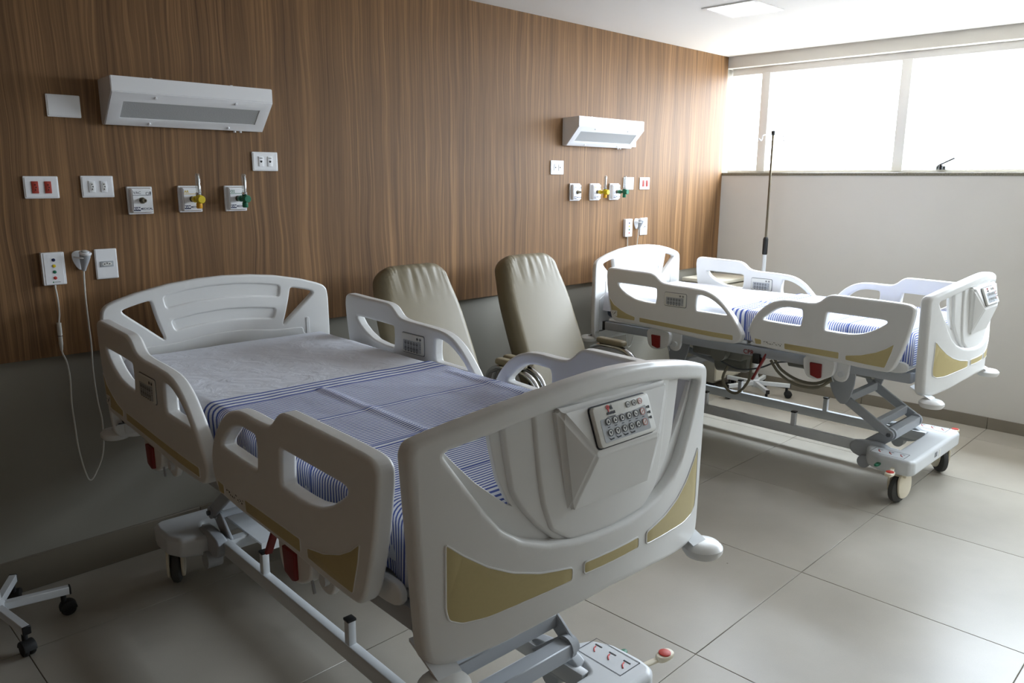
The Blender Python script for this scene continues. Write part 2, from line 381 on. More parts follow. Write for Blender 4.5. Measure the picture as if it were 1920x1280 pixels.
# ------------------------------------------------------------------ wall fittings (built facing -Y: local x right, y up, z out of the wall)
def wallm(x, z, y=0): return frame((x, y, z), (1, 0, 0), (0, 0, 1))
def rplate(mb, w, h, d, r=.006, bev=.002, mi=0, mx=None, z0=0):
    me = plate([fillet(rect(-w/2, -h/2, w/2, h/2), r)], d, bev); mb.mesh(me, mi, (mx or Matrix()) @ T((0, 0, z0+d/2))); return mb
def place(o, x, z, y=0): o.matrix_world = wallm(x, z, y); return o
def wthing(name, label, cat, x, z, group=None, y=0):
    o = thing(name, label, cat, group=group); o.matrix_world = wallm(x, z, y); return o
PM = {}
def pm(key, fn):
    if key not in PM: PM[key] = fn()
    return PM[key]
def blank_plate(x, z, label):
    t = wthing('blank_plate', label, 'wall plate', x, z)
    link('cover', pm('bp1', lambda: rplate(rplate(MB(), .119, .083, .007, .004), .110, .074, .003, .004, z0=.006).data('cover', 'plastic_plate')), t, wn=True)
blank_plate(.977, 1.902, 'blank white wall plate left of the reading lamp over the nearer bed')
blank_plate(4.585, 1.905, 'blank white wall plate tucked behind the right end of the far lamp')
def socket_mod(w, h, colour, pins, horiz=False):
    mb = rplate(MB(), w, h, .003, .002, .0008)
    if pins == 'br':
        me = plate([fillet([(-w*.3, -h*.28), (0, -h*.40), (w*.3, -h*.28), (w*.3, h*.28), (0, h*.40), (-w*.3, h*.28)], .003)], .001, .0002)
        mx = Matrix.Rotation(R(90), 4, 'Z') if horiz else Matrix()
        if horiz: me = plate([fillet([(-h*.3, -w*.28), (0, -w*.40), (h*.3, -w*.28), (h*.3, w*.28), (0, w*.40), (-h*.3, w*.28)], .003)], .001, .0002)
        mb.mesh(me, 2, mx @ T((0, 0, .0034)))
        for a, b in ((0, .0095), (.003, 0), (0, -.0095)): mb.cyl((b, a, .0035) if horiz else (a, b, .0035), (b, a, .0046) if horiz else (a, b, .0046), .0024, n=10, mi=1)
    elif pins == 'rj':
        mb.mesh(plate([[(-.005, .004), (.005, .004), (.005, -.001), (.0022, -.005), (-.0022, -.005), (-.005, -.001)]], .0012, 0), 1, T((0, 0, .0034)))
        mb.box((-.007, .013, .0028), (.007, .0155, .0036), mi=1)
    elif pins == 'slot':
        mb.box((-w*.32, -h*.3, .0028), (w*.32, h*.3, .0036), mi=2)
    return mb
def double_plate(x, z, w, h, colour, pins, label, name='socket_plate', cat='wall socket'):
    t = wthing(name, label, cat, x, z)
    link('cover', pm(('dp', w, h), lambda: rplate(rplate(MB(), w, h, .007, .004), w-.009, h-.009, .003, .004, z0=.006).data('cover', 'plastic_plate')), t, wn=True)
    for s in (-1, 1):
        link('socket', pm(('sm', colour, pins), lambda: socket_mod(.023, .045, colour, pins).data('socket', [colour, 'socket_hole', {'socket_red': 'socket_red'}.get(colour, 'button_face')])), t, (s*.022, 0, .009))
double_plate(.870, 1.598, .119, .083, 'socket_red', 'br', 'white plate with two red sockets at the far left of the panelling')
double_plate(1.069, 1.600, .120, .084, 'plastic_plate', 'br', 'white double socket plate between the red sockets and the vacuum outlet')
double_plate(1.795, 1.711, .126, .085, 'plastic_plate', 'rj', 'white plate with two data jacks below the right end of the nearer lamp', 'data_plate', 'wall plate')
double_plate(3.811, 1.712, .122, .087, 'plastic_plate', 'rj', 'white plate with two data jacks below the left end of the far lamp', 'data_plate', 'wall plate')
double_plate(4.575, 1.612, .119, .086, 'plastic_plate', 'br', 'white double socket plate partly behind the green flowmeter at the far bed')
double_plate(4.770, 1.612, .119, .086, 'socket_red', 'br', 'white plate with two red sockets at the far bed, nearest the window')
# tall single plates
t = wthing('socket_plate', 'tall white plate with one sideways socket left of the nearer headboard', 'wall socket', 1.0735, 1.293)
link('cover', rplate(rplate(MB(), .084, .121, .007, .004), .078, .115, .003, .004, z0=.006).data('cover', 'plastic_plate'), t, wn=True)
link('socket', socket_mod(.050, .023, 'plastic_plate', 'br', True).data('socket', ['keypad_grey', 'socket_hole', 'button_face']), t, (0, 0, .009))
t = wthing('cable_plate', 'tall white plate with a round outlet above the far headboard', 'wall plate', 4.778, 1.302)
link('cover', rplate(rplate(MB(), .088, .125, .007, .004), .082, .119, .003, .004, z0=.006).data('cover', 'plastic_plate'), t, wn=True)
link('outlet', MB().cyl((0, 0, .009), (0, 0, .016), .012).cyl((0, 0, .016), (0, 0, .018), .006, mi=1).data('outlet', ['plastic_plate', 'ink_grey']), t)

# nurse call boxes
def call_box(x, z, label):
    t = wthing('call_box', label, 'call box', x, z)
    link('case', pm('cb', lambda: rplate(rplate(MB(), .081, .126, .022, .004), .066, .122, .003, .004, z0=.0205).data('case', 'plastic_plate')), t, wn=True)
    for i, c in enumerate(('ink_navy', 'yellow_plastic', 'green_plastic', 'red_bright')):
        link('button', pm(('cbb', c), lambda: MB().lathe([(.0062, 0), (.0062, .002), (.004, .003)], n=18).data('button', c)), t, (.001, .034-i*.0232, .0232))
    link('lettering', pm('cbl', lambda: MB().box((-.011, -.0015, 0), (-.007, .004, .0004), mi=1).box((-.005, 0, 0), (.016, .0022, .0003)).data('lettering', ['ink_grey', 'ink_green'])), t, (.002, -.053, .0232))
    link('plug', pm('cbp', lambda: MB().cyl((0, -.062, .010), (0, -.074, .010), .005, .004, n=10).data('plug', 'cord_white')), t)
call_box(.877, 1.289, 'white nurse call box with black, yellow, green and red buttons by the nearer bed')
call_box(4.577, 1.300, 'white nurse call box with four small buttons above the far headboard')
# handset holder and pear switch with its cord
def holder(x, z, label):
    t = wthing('handset_holder', label, 'holder', x, z)
    me = pm('ho', lambda: MB().mesh(plate([chaikin([(-.028, .036), (.024, .036), (.024, 0), (.012, -.034), (0, -.042), (-.012, -.034), (-.028, 0)], 2)], .006, .002), 0, T((0, 0, .003))).data('back', 'plastic_plate'))
    link('back', me, t, wn=True)
    link('cradle', pm('hoc', lambda: MB().tube([(-.02+.0, .012, .004), (-.021, .012, .022), (-.012, .010, .042), (.004, .010, .048), (.02, .012, .042), (.028, .013, .024), (.025, .013, .004)], .0035, n=8).data('cradle', 'plastic_plate')), t)
holder(.977, 1.316, 'white wall cradle holding the call handset of the nearer bed')
holder(4.690, 1.327, 'white wall cradle holding the call handset of the far bed')
def handset(x, z, path, conn, label):
    t = thing('call_handset', label, 'handset', (x, 0, z))
    ax = Vector((.1, -.25, 1)).normalized(); o = Vector((.006, -.024, -.03))
    b = MB().lathe([(.004, -.014), (.008, -.012), (.011, .004), (.016, .024), (.0195, .044), (.0205, .056), (.019, .062), (.016, .064)], o, ax, 18)
    b.build('body', 'steel_grey', t)
    MB().lathe([(.0205, .054), (.0225, .057), (.0225, .062), (.0205, .064)], o, ax, 18).build('ring', 'plastic_plate', t)
    MB().lathe([(.0145, .063), (.014, .068), (.009, .070)], o, ax, 16).build('button', 'steel_white', t)
    p0 = o+ax*(-.014)
    MB().tube([p0]+[Vector(p)-Vector((x, 0, z)) for p in path], .0032, n=6, sub=5).build('cord', 'cord_white', t)
    if conn:
        a, b_ = [Vector(q)-Vector((x, 0, z)) for q in conn]; d = (b_-a); mid = a+d*.45
        MB().cyl(a, mid, .0085, n=12).cyl(mid, mid+d*.04, .006, n=12, mi=1).cyl(mid+d*.04, a+d*.75, .0078, n=12).cyl(a+d*.75, b_, .0078, .0045, n=12).build('connector', ['cord_white', 'ink_grey'], t)
c1 = [(.877, -.010, 1.216), (.881, -.010, 1.172), (.881, -.009, 1.111), (.875, -.011, 1.067), (.874, -.010, .965), (.888, -.008, .913), (.893, -.008, .839), (.888, -.010, .748), (.890, -.012, .654), (.893, -.014, .559), (.902, -.016, .48), (.913, -.018, .424), (.922, -.02, .408)]
c2 = [(.980, -.018, 1.22), (.980, -.012, 1.144), (.982, -.010, 1.044), (.983, -.010, .962), (.980, -.008, .861), (.985, -.010, .728), (.993, -.012, .650), (.989, -.015, .554), (.975, -.018, .49), (.949, -.02, .438), (.934, -.021, .415)]
handset(.977, 1.316, c2+c1[::-1], ((.875, -.010, 1.075), (.874, -.010, .963)), 'grey call handset in its cradle, long white cord looping down beside the nearer bed')
d1 = [(x_+3.70, y_, z_+.011) for x_, y_, z_ in c1]; d2 = [(x_+3.713, y_, z_+.011) for x_, y_, z_ in c2]
handset(4.690, 1.327, d2+d1[::-1], None, 'grey call handset in its cradle, cord hanging behind the far headboard')

# bed-head reading lamps
def bed_lamp(x, z, w, label):
    t = thing('reading_lamp', label, 'wall lamp', (x, 0, z)); h = w/2
    prof = [(0, .084), (-.14, .090), (-.14, .032), (-.032, -.086), (0, -.086)]
    mb = MB(); V = [(sx, p[0], p[1]) for sx in (-h, h) for p in prof]
    mb.add(V, [[0, 1, 2, 3, 4], [9, 8, 7, 6, 5]]+[[i, 5+i, 5+(i+1) % 5, (i+1) % 5] for i in range(5)])
    bm = bmesh.new(); me = mb.data('tmp', 'plastic_plate'); bm.from_mesh(me); bmesh.ops.recalc_face_normals(bm, faces=bm.faces); bmesh.ops.bevel(bm, geom=bm.edges[:], offset=.0025, segments=2, affect='EDGES'); bm.to_mesh(me); bm.free()
    me.shade_smooth(); me.set_sharp_from_angle(angle=R(30)); link('housing', me, t, wn=True)
    up = Vector((0, -.108, .118)).normalized(); ctr = Vector((0, -.086, -.027))
    fm = frame(ctr, (1, 0, 0), up); L = .158
    me = plate([rect(-h+.002, -L/2, h-.002, L/2), rect(-h+.05, -L/2+.037, h-.05, L/2-.042)], .004, .001)
    MB().mesh(me, 0, fm @ T((0, 0, .001))).build('front_frame', 'plastic_plate', t)
    MB().box((-h+.048, -L/2+.035, -.0015), (h-.048, L/2-.04, .0006), mx=fm).build('diffuser', 'diffuser', t)
    for sx in (-.5, .5):
        for yy in (-L/2+.014, L/2-.016):
            MB().lathe([(.006, 0), (.006, .004), (.004, .006)], fm @ Vector((sx*h, yy, .003)), fm.to_3x3() @ Vector((0, 0, 1)), 12).build('screw', 'plastic_plate', t)
        MB().lathe([(.007, 0), (.007, .006), (.005, .008)], (sx*h, -.1, .088), (0, 0, 1), 12).build('screw', 'plastic_plate', t)
    for sx in (.62, .70): MB().cyl((sx*h, -.02, -.086), (sx*h, -.02, -.094), .006, n=10).build('switch', 'plastic_plate', t)
bed_lamp(1.443, 1.927, .668, 'long white wedge-shaped reading lamp over the nearer bed')
bed_lamp(4.205, 1.937, .690, 'white wedge-shaped reading lamp over the far bed')

# gas outlets with flowmeters
def gas_base():
    mb = rplate(MB(), .100, .112, .012, .004, .002)
    lo, hi = (.046, .052), (.040, .046); mb2 = []
    V = [(sx*a[0], sy*a[1], zz_) for a, zz_ in ((lo, .012), (hi, .034)) for sx, sy in ((-1, -1), (1, -1), (1, 1), (-1, 1))]
    me = bpy.data.meshes.new('tmp'); me.from_pydata(V, [], [[3, 2, 1, 0], [4, 5, 6, 7], [0, 1, 5, 4], [1, 2, 6, 5], [2, 3, 7, 6], [3, 0, 4, 7]])
    bm = bmesh.new(); bm.from_mesh(me); bmesh.ops.bevel(bm, geom=bm.edges[:], offset=.004, segments=2, affect='EDGES'); bm.to_mesh(me); bm.free()
    return mb.mesh(me, 0).data('housing', 'plastic_plate')
def gas_print(txt, ink):
    mb = MB(); z = .0342
    if txt: mb.mesh(text(txt, .0155, 'LEFT'), 0, T((-.034, .031, z)))
    mb.box((-.036, .0205, z), (.036, .0225, z+.0003), mi=0)
    if txt == 'VAC':
        me = plate([[(math.cos(i/16*6.283)*.0065, math.sin(i/16*6.283)*.0065) for i in range(16)], [(math.cos(i/16*6.283)*.005, math.sin(i/16*6.283)*.005) for i in range(16)]], .0004)
        mb.mesh(me, 0, T((.022, .028, z)))
    mb.box((.030, .024, z), (.037, .036, z+.0003), mi=3)
    return mb.data('lettering', [ink, 'ink_navy', 'plastic_plate', 'ink_grey'])
def gas_logo():
    mb = MB(); z = .0342
    mb.box((-.036, -.042, z), (-.010, -.026, z+.0003), mi=1)
    mb.mesh(text('RVM', .0145), 2, T((-.023, -.034, z+.0003)))
    mb.mesh(text('MEDICAL', .0118, 'LEFT'), 1, T((-.0095, -.034, z)))
    return mb.data('brand_mark', ['ink_grey', 'ink_navy', 'plastic_plate', 'ink_grey'])
def gas_outlet(x, z, txt, ink, label):
    t = wthing('gas_outlet', label, 'gas outlet', x, z)
    link('housing', pm('gb', gas_base), t, wn=True)
    link('lettering', pm(('gp', txt), lambda: gas_print(txt, ink)), t)
    link('brand_mark', pm('glogo', gas_logo), t)
    link('nipple', pm('gn', lambda: MB().lathe([(.013, .034), (.013, .037), (.010, .037), (.010, .046), (.0085, .047), (.0085, .060), (.0055, .060), (.0055, .052)], n=18).data('nipple', 'brass_dark')), t)
def flowmeter(x, z, body, knob, tip, label):
    t = wthing('flowmeter', label, 'flowmeter', x, z)
    link('nut', pm(('fn', body), lambda: MB().lathe([(.012, .047), (.014, .050), (.014, .068), (.011, .070)], n=8).data('nut', body)), t)
    link('valve_body', pm(('fv', body), lambda: MB().cyl((0, 0, .068), (0, 0, .095), .009).lathe([(.010, -.014), (.012, -.010), (.012, .016), (.009, .02)], (0, 0, .098), (0, 1, 0), 16).data('valve_body', body)), t)
    link('knob', pm(('fk', knob), lambda: MB().lathe([(.012, .106), (.0165, .108), (.0165, .124), (.014, .127)], n=20).data('knob', knob)), t)
    link('tip', pm(('ft', tip), lambda: MB().lathe([(.006, -.012), (.012, -.016), (.0125, -.034), (.010, -.038)], (0, 0, .098), (0, 1, 0), 16).data('tip', tip)), t)
    link('collar', pm('fc', lambda: MB().lathe([(.011, .018), (.012, .02), (.012, .027), (.010, .029)], (0, 0, .098), (0, 1, 0), 16).data('collar', 'chrome')), t)
    link('tube', pm('fg', lambda: MB().lathe([(.010, .028), (.0115, .10), (.0085, .107), (.0085, .028)], (0, 0, .098), (0, 1, 0), 16).data('tube', 'tube_acrylic')), t)
    link('inner_tube', pm('fi', lambda: MB().cyl((.002, .028, .101), (.002, .098, .101), .0036, n=10).data('inner_tube', 'plastic_plate')), t)
gas_outlet(1.226, 1.544, 'VAC', 'ink_grey', 'white vacuum outlet marked VAC above the nearer bed')
gas_outlet(1.434, 1.547, 'AR', 'ink_yellow', 'white outlet under the yellow flowmeter above the nearer bed')
gas_outlet(1.640, 1.547, 'O2', 'ink_green', 'white outlet under the green flowmeter above the nearer bed')
gas_outlet(3.985, 1.556, 'VAC', 'ink_grey', 'white vacuum outlet marked VAC above the far bed')
gas_outlet(4.192, 1.556, 'AR', 'ink_yellow', 'white outlet under the yellow flowmeter above the far bed')
gas_outlet(4.406, 1.556, 'O2', 'ink_green', 'white outlet under the green flowmeter above the far bed')
flowmeter(1.434, 1.547, 'yellow_plastic', 'yellow_plastic', 'orange_plastic', 'yellow flowmeter with clear tube plugged in above the nearer bed')
flowmeter(1.640, 1.547, 'green_plastic', 'green_plastic', 'green_plastic', 'green flowmeter with clear tube plugged in above the nearer bed')
flowmeter(4.192, 1.556, 'yellow_plastic', 'yellow_plastic', 'orange_plastic', 'yellow flowmeter with clear tube plugged in above the far bed')
flowmeter(4.406, 1.556, 'green_plastic', 'green_plastic', 'green_plastic', 'green flowmeter with clear tube plugged in above the far bed')

# ------------------------------------------------------------------ hospital beds
# local frame: x across, y from foot (0) to head (2.05), z up
HR_out = [(1.905, 1.086), (1.899, 1.120), (1.880, 1.133), (1.852, 1.133), (1.723, 1.129), (1.600, 1.127), (1.560, 1.125), (1.530, 1.114), (1.510, 1.098), (1.490, 1.082), (1.466, 1.073), (1.413, 1.068), (1.297, 1.066), (1.213, 1.062), (1.168, 1.056), (1.124, 1.040), (1.079, 1.012), (1.04, .976), (1.0, .934), (.962, .884), (.936, .846), (.931, .826), (.936, .803), (.953, .786), (.984, .776), (1.177, .770), (1.367, .778), (1.561, .788), (1.820, .796), (1.850, .806), (1.866, .85), (1.885, .94), (1.899, 1.02)]
HR_o1 = [(1.812, 1.040), (1.795, 1.040), (1.764, 1.040), (1.649, 1.039), (1.540, 1.036), (1.521, 1.034), (1.518, 1.02), (1.516, .990), (1.520, .953), (1.523, .943), (1.545, .943), (1.594, .944), (1.67, .953), (1.736, .977), (1.782, 1.004), (1.806, 1.028)]
HR_o2 = [(1.232, 1.026), (1.215, 1.027), (1.194, 1.026), (1.155, 1.017), (1.116, .999), (1.076, .973), (1.046, .946), (1.034, .931), (1.050, .931), (1.127, .932), (1.215, .933), (1.232, .934), (1.235, .948), (1.237, .961), (1.236, .995), (1.234, 1.016)]
HR_i1 = [(1.872, .942), (1.834, .900), (1.776, .872), (1.73, .854), (1.668, .841), (1.669, .818), (1.80, .819), (1.846, .832)]
HR_i2 = [(1.633, .843), (1.49, .838), (1.311, .831), (1.142, .827), (.986, .826), (.984, .797), (1.141, .798), (1.369, .807), (1.632, .815)]
FR_out = [(.892, .885), (.884, .918), (.858, .965), (.812, 1.013), (.763, 1.044), (.712, 1.059), (.657, 1.062), (.591, 1.060), (.548, 1.061), (.525, 1.064), (.505, 1.076), (.478, 1.101), (.455, 1.112), (.423, 1.113), (.328, 1.112), (.184, 1.110), (.095, 1.107), (.066, 1.101), (.050, 1.086), (.050, 1.050), (.066, .955), (.089, .864), (.108, .806), (.121, .781), (.140, .764), (.197, .762), (.295, .765), (.397, .772), (.556, .779), (.724, .782), (.838, .790), (.872, .808), (.888, .845)]
FR_o1 = [(.814, .938), (.808, .950), (.785, .970), (.753, .997), (.72, 1.013), (.676, 1.022), (.625, 1.021), (.601, 1.019), (.597, 1.005), (.595, .985), (.599, .945), (.602, .931), (.62, .930), (.708, .931), (.79, .934), (.806, .935)]
FR_o2 = [(.463, 1.021), (.445, 1.021), (.369, 1.020), (.27, 1.019), (.190, 1.018), (.171, 1.014), (.170, 1.004), (.195, .984), (.24, .955), (.286, .935), (.335, .926), (.385, .924), (.455, .926), (.470, .928), (.472, .94), (.471, .967), (.467, 1.008)]
FR_i1 = [(.855, .830), (.813, .827), (.811, .801), (.846, .799)]
FR_i2 = [(.681, .828), (.386, .826), (.385, .792), (.677, .796)]
FR_i3 = [(.352, .816), (.276, .830), (.206, .855), (.161, .880), (.125, .908), (.133, .866), (.158, .785), (.248, .787), (.350, .793)]
RAIL_U, RAIL_T = .537, .046
def rail_matrix(side):   # plate x -> bed y, plate y -> bed z, thickness towards the outside (+z of plate = outwards)
    m = Matrix(((0, 0, side, 0), (1, 0, 0, 0), (0, 1, 0, 0), (0, 0, 0, 1))); m.translation = Vector((side*(RAIL_U-RAIL_T/2), 0, 0)); return m
def insert_mesh(loop, side, it=0):
    lp = fillet(loop, .006, 3); mb = MB(); mx = rail_matrix(side) @ T((0, 0, RAIL_T/2))
    mb.mesh(plate([lp], .003, .0006, 1), 0, mx @ T((0, 0, .0002)))
    big = [(p[0], p[1]) for p in lp]
    P = [mx @ Vector((p[0], p[1], .0006)) for p in big]+[mx @ Vector((big[0][0], big[0][1], .0006))]
    mb.tube(P, .0016, n=6, smooth=False, mi=1)
    return mb.data('insert_panel', ['insert_tan', 'plastic_white'])
def ring(r0, r1, n=18):
    return plate([[(math.cos(i/n*6.2832)*r1, math.sin(i/n*6.2832)*r1) for i in range(n)], [(math.cos(i/n*6.2832)*r0, math.sin(i/n*6.2832)*r0) for i in range(n)]], .0005)
def button_mesh(r, kind, ink):
    mb = MB().cyl((0, 0, 0), (0, 0, .0009), r, n=18, mi=0)
    mb.mesh(ring(r*.86, r*1.06), 1, T((0, 0, .001)))
    s = r*.5
    if kind == 'up': mb.mesh(plate([[(-s, -s*.8), (s, -s*.8), (0, s*1.05)]], .0004), 2, T((0, 0, .0011)))
    elif kind == 'down': mb.mesh(plate([[(-s, s*.8), (0, -s*1.05), (s, s*.8)]], .0004), 2, T((0, 0, .0011)))
    elif kind == 'seat': mb.mesh(plate([[(-s, s*.7), (-s*.6, s*.7), (0, -s*.1), (s, -s*.3), (s, -s*.7), (-s*.3, -s*.6)]], .0004), 2, T((0, 0, .0011)))
    elif kind == 'tilt': mb.mesh(plate([[(-s, -s*.6), (-s*.5, -s*.7), (s, s*.5), (s*.7, s*.7)]], .0004), 2, T((0, 0, .0011)))
    elif kind == 'lock': mb.box((-s*.6, -s*.8, .0009), (s*.6, s*.2, .0014), mi=2); mb.mesh(ring(s*.3, s*.55, 10), 2, T((0, s*.3, .001)))
    elif kind == 'block': mb.box((-s*.8, -s*.8, .0009), (s*.8, -s*.1, .0014), mi=2); mb.box((-s*.5, 0, .0009), (s*.6, s*.6, .0014), mi=2)
    return mb.data('button', ['button_face', ink, ink])
def side_keypad(side, inner):
    """control pad set into the head rail, on its outer or inner face"""
    m = rail_matrix(side)
    ctr = Vector((1.377, .982, (-1 if inner else 1)*RAIL_T/2))
    # outward looking: local x must run to the viewer's right
    n = Vector((side*(-1 if inner else 1), 0, 0)); yy = Vector((0, 0, 1)); xx = yy.cross(n)
    return frame(m @ ctr, xx, yy)
def key_body(w, h, d=.006):
    mb = rplate(MB(), w+.006, h+.006, .0012, .012, .0004, mi=2)
    rplate(mb, w, h, d, .010, .0025, 0)
    ov = plate([fillet([(-w*.42, -h*.40), (w*.40, -h*.40), (w*.40, h*.22), (w*.15, h*.17), (-w*.42, h*.17)], .004)], .0008)
    return mb.mesh(ov, 1, T((0, 0, d+.0002)))
def keypad_side_data():
    mb = key_body(.150, .078)
    z = .0066
    for i in range(5):
        for j, k in enumerate(('up', 'down')):
            x = -.046+i*.0195; y = .002-j*.022
            mb.mesh(ring(.0052, .0068, 12), 3, T((x, y, z))); s = .0034
            mb.mesh(plate([[(-s, -s*.8), (s, -s*.8), (0, s)]] if k == 'up' else [[(-s, s*.8), (0, -s), (s, s*.8)]], .0006), 3, T((x, y, z)))
        mb.box((-.049+i*.0195, -.0105, z-.0002), (-.043+i*.0195, -.0085, z+.0004), mi=3)
        mb.box((-.051+i*.0195, -.0325, z-.0002), (-.041+i*.0195, -.0295, z+.0004), mi=3)
    for x in (.035, .055): mb.mesh(ring(.0045, .006, 12), 3, T((x, .025, z))); mb.box((x-.002, .023, z-.0004), (x+.003, .027, z+.0004), mi=3)
    for y in (.004, -.004, -.012): mb.box((.050, y-.001, z-.0002), (.058, y+.002, z+.0004), mi=4)
    return mb.data('keypad', ['plastic_keypad', 'keypad_grey', 'ink_grey', 'ink_black', 'ink_grey'])
def sticker_data(w, h, seed):
    rnd = random.Random(seed); mb = MB().box((-w/2, -h/2, 0), (w/2, h/2, .0006), mi=0); x = -w/2+.006
    while x < w/2-.008:
        l = rnd.uniform(.002, .006); y = rnd.uniform(-h*.3, h*.25); mb.box((x, y, .0006), (x+l, y+h*rnd.uniform(.08, .22), .0009), mi=1); x += l+rnd.uniform(.001, .004)
    return mb.data('sticker', ['button_face', 'ink_black'])

BOW = .098
def bow_v(u): return -BOW*(1-(u/.5)**2)
def fb_map(off=0):    # plate x -> u, plate y -> z, plate z (out) -> -y
    return lambda p: Vector((p.x, bow_v(p.x)-p.z+off, p.y))
def sym(L): return L+[(-x, y) for x, y in L[::-1]]
FB_out = sym([(0, .702), (.157, .694), (.316, .668), (.385, .658), (.44, .655), (.468, .668), (.476, .70), (.482, .80), (.490, .95), (.497, 1.08), (.499, 1.120), (.490, 1.142), (.466, 1.152), (.396, 1.172), (.301, 1.194), (.226, 1.208), (.136, 1.222), (.06, 1.229), (0, 1.231)])
FB_smile = sym([(0, .856), (.06, .857), (.125, .862), (.195, .874), (.258, .896), (.306, .930), (.345, .98), (.385, 1.04), (.42, 1.095), (.430, 1.112), (.420, 1.120), (.37, 1.132), (.323, 1.142), (.28, 1.152), (.20, 1.166), (.10, 1.178), (0, 1.182)])
FB_hole = [(-.416, 1.112), (-.410, 1.116), (-.37, 1.126), (-.328, 1.138), (-.322, 1.136), (-.314, 1.09), (-.300, 1.03), (-.280, .985), (-.268, .968), (-.278, .972), (-.31, 1.0), (-.35, 1.035), (-.39, 1.08)]
FB_back = [(x*1.03, .99+(y-.99)*1.06) for x, y in FB_smile]
FB_shield = sym([(0, .842), (.12, .846), (.165, .866), (.209, .906), (.25, .955), (.276, 1.0), (.292, 1.09), (.30, 1.15), (.30, 1.19), (.2, 1.205), (0, 1.22)])
FB_shield2 = sym([(0, .85), (.13, .86), (.182, .895), (.205, .96), (.217, 1.03), (.228, 1.12), (.234, 1.185), (.12, 1.205), (0, 1.21)])
FB_i1 = [(-.433, .929), (-.398, .898), (-.345, .860), (-.288, .832), (-.22, .812), (-.131, .799), (-.132, .768), (-.257, .757), (-.345, .746), (-.40, .747), (-.428, .760), (-.434, .785)]
FB_i2 = rect(-.097, .772, .097, .800)
def bent(loops, thick, bev, z0, cuts, off=0):
    me = plate(loops, thick, bev, 3); slice_mesh(me, 0, cuts)
    mb = MB().mesh(me, 0, T((0, 0, z0))); mb.warp(fb_map(off)); return mb
CUTS = [i*.04 for i in range(-12, 13)]
def fb_insert(loop):
    lp = fillet(loop, .008, 3); me = plate([lp], .003, .0006, 1); slice_mesh(me, 0, CUTS)
    mb = MB().mesh(me, 0, T((0, 0, .0004)))
    Q = lp+[lp[0]]; D = []
    for a, b in zip(Q[:-1], Q[1:]):
        n = max(1, int((Vector(a)-Vector(b)).length/.03))
        D += [(a[0]+(b[0]-a[0])*k/n, a[1]+(b[1]-a[1])*k/n, .0008) for k in range(n)]
    D.append((Q[0][0], Q[0][1], .0008)); mb.tube(D, .0024, n=6, smooth=False, mi=1)
    return mb.warp(fb_map()).data('insert_panel', ['insert_tan', 'plastic_white'])
HB_out = sym([(0, .62), (.40, .62), (.455, .63), (.478, .66), (.484, .75), (.486, .95), (.484, 1.10), (.478, 1.140), (.462, 1.158), (.430, 1.172), (.35, 1.196), (.225, 1.221), (.11, 1.233), (0, 1.237)])
def mir(L): return [(-x, y) for x, y in L][::-1]
HB_tri = [(.300, 1.160), (.33, 1.155), (.38, 1.142), (.404, 1.134), (.406, 1.126), (.39, 1.11), (.33, 1.06), (.27, 1.008), (.258, .999), (.256, 1.005), (.265, 1.03), (.285, 1.10), (.295, 1.15)]
HB_r1 = [(-.248, 1.170), (-.159, 1.188), (-.054, 1.197), (.055, 1.197), (.160, 1.188), (.246, 1.174), (.240, 1.128), (.13, 1.142), (0, 1.148), (-.13, 1.142), (-.240, 1.126)]
HB_r2 = [(-.224, 1.070), (-.116, 1.087), (0, 1.094), (.11, 1.088), (.222, 1.074), (.210, 1.034), (.11, 1.046), (0, 1.052), (-.11, 1.046), (-.212, 1.032)]
HB_step = sym([(0, .64), (.44, .64), (.44, .90), (.35, .951), (.348, .976), (.30, .979), (.215, .980), (.127, .992), (.06, .999), (0, 1.0)])
def headboard():
    hm = frame((0, 2.035, 0), (1, 0, 0), (0, 0, 1))          # faces the foot
    out = fillet(HB_out, .012, 3); tri = chaikin(HB_tri, 1); mt = mir(tri)
    mb = MB()
    mb.mesh(plate([out, tri, mt, fillet(HB_r1, .012, 3), fillet(HB_r2, .012, 3)], .030, .009, 3), 0, hm @ T((0, 0, -.015)))
    ins = [(x*.982, .935+(y-.935)*.975) for x, y in out]
    mb.mesh(plate([ins, [(.332+(x-.332)*1.10, 1.08+(y-1.08)*1.10) for x, y in tri], [(-.332+(x+.332)*1.10, 1.08+(y-1.08)*1.10) for x, y in mt]], .034, .012, 2), 0, hm @ T((0, 0, -.0255)))
    mb.mesh(plate([fillet(HB_step, .012, 3)], .012, .004, 2), 0, hm @ T((0, 0, -.0025)))
    for s in (-1, 1): mb.mesh(plate([fillet(rect(s*.372-.008, .80, s*.372+.008, 1.02), .008)], .006, .002), 0, hm)
    return mb.data('headboard', 'plastic_white')
def console():
    """wedge housing that carries the nurse keypad"""
    y0 = -.092
    P = [(-.188, y0-.004, 1.172), (.188, y0-.004, 1.172), (.108, y0-.045, 1.066), (-.108, y0-.045, 1.066), (.138, y0+.004, .925), (-.138, y0+.004, .925), (-.188, y0+.03, 1.172), (.188, y0+.03, 1.172), (.138, y0+.03, .925), (-.138, y0+.03, .925)]
    me = bpy.data.meshes.new('tmp'); me.from_pydata(P, [], [[0, 3, 2, 1], [3, 5, 4, 2], [0, 5, 3], [1, 2, 4], [0, 1, 7, 6], [5, 9, 8, 4], [0, 6, 9, 5], [1, 4, 8, 7], [6, 7, 8, 9]])
    bm = bmesh.new(); bm.from_mesh(me); bmesh.ops.recalc_face_normals(bm, faces=bm.faces); bmesh.ops.bevel(bm, geom=bm.edges[:], offset=.009, segments=3, affect='EDGES'); bm.to_mesh(me); bm.free()
    return MB().mesh(me).data('console', 'plastic_white')
_up = Vector((0, .041, .106)).normalized()
KM = frame(Vector((-.010, -.1172, 1.119)), (1, 0, 0), _up)
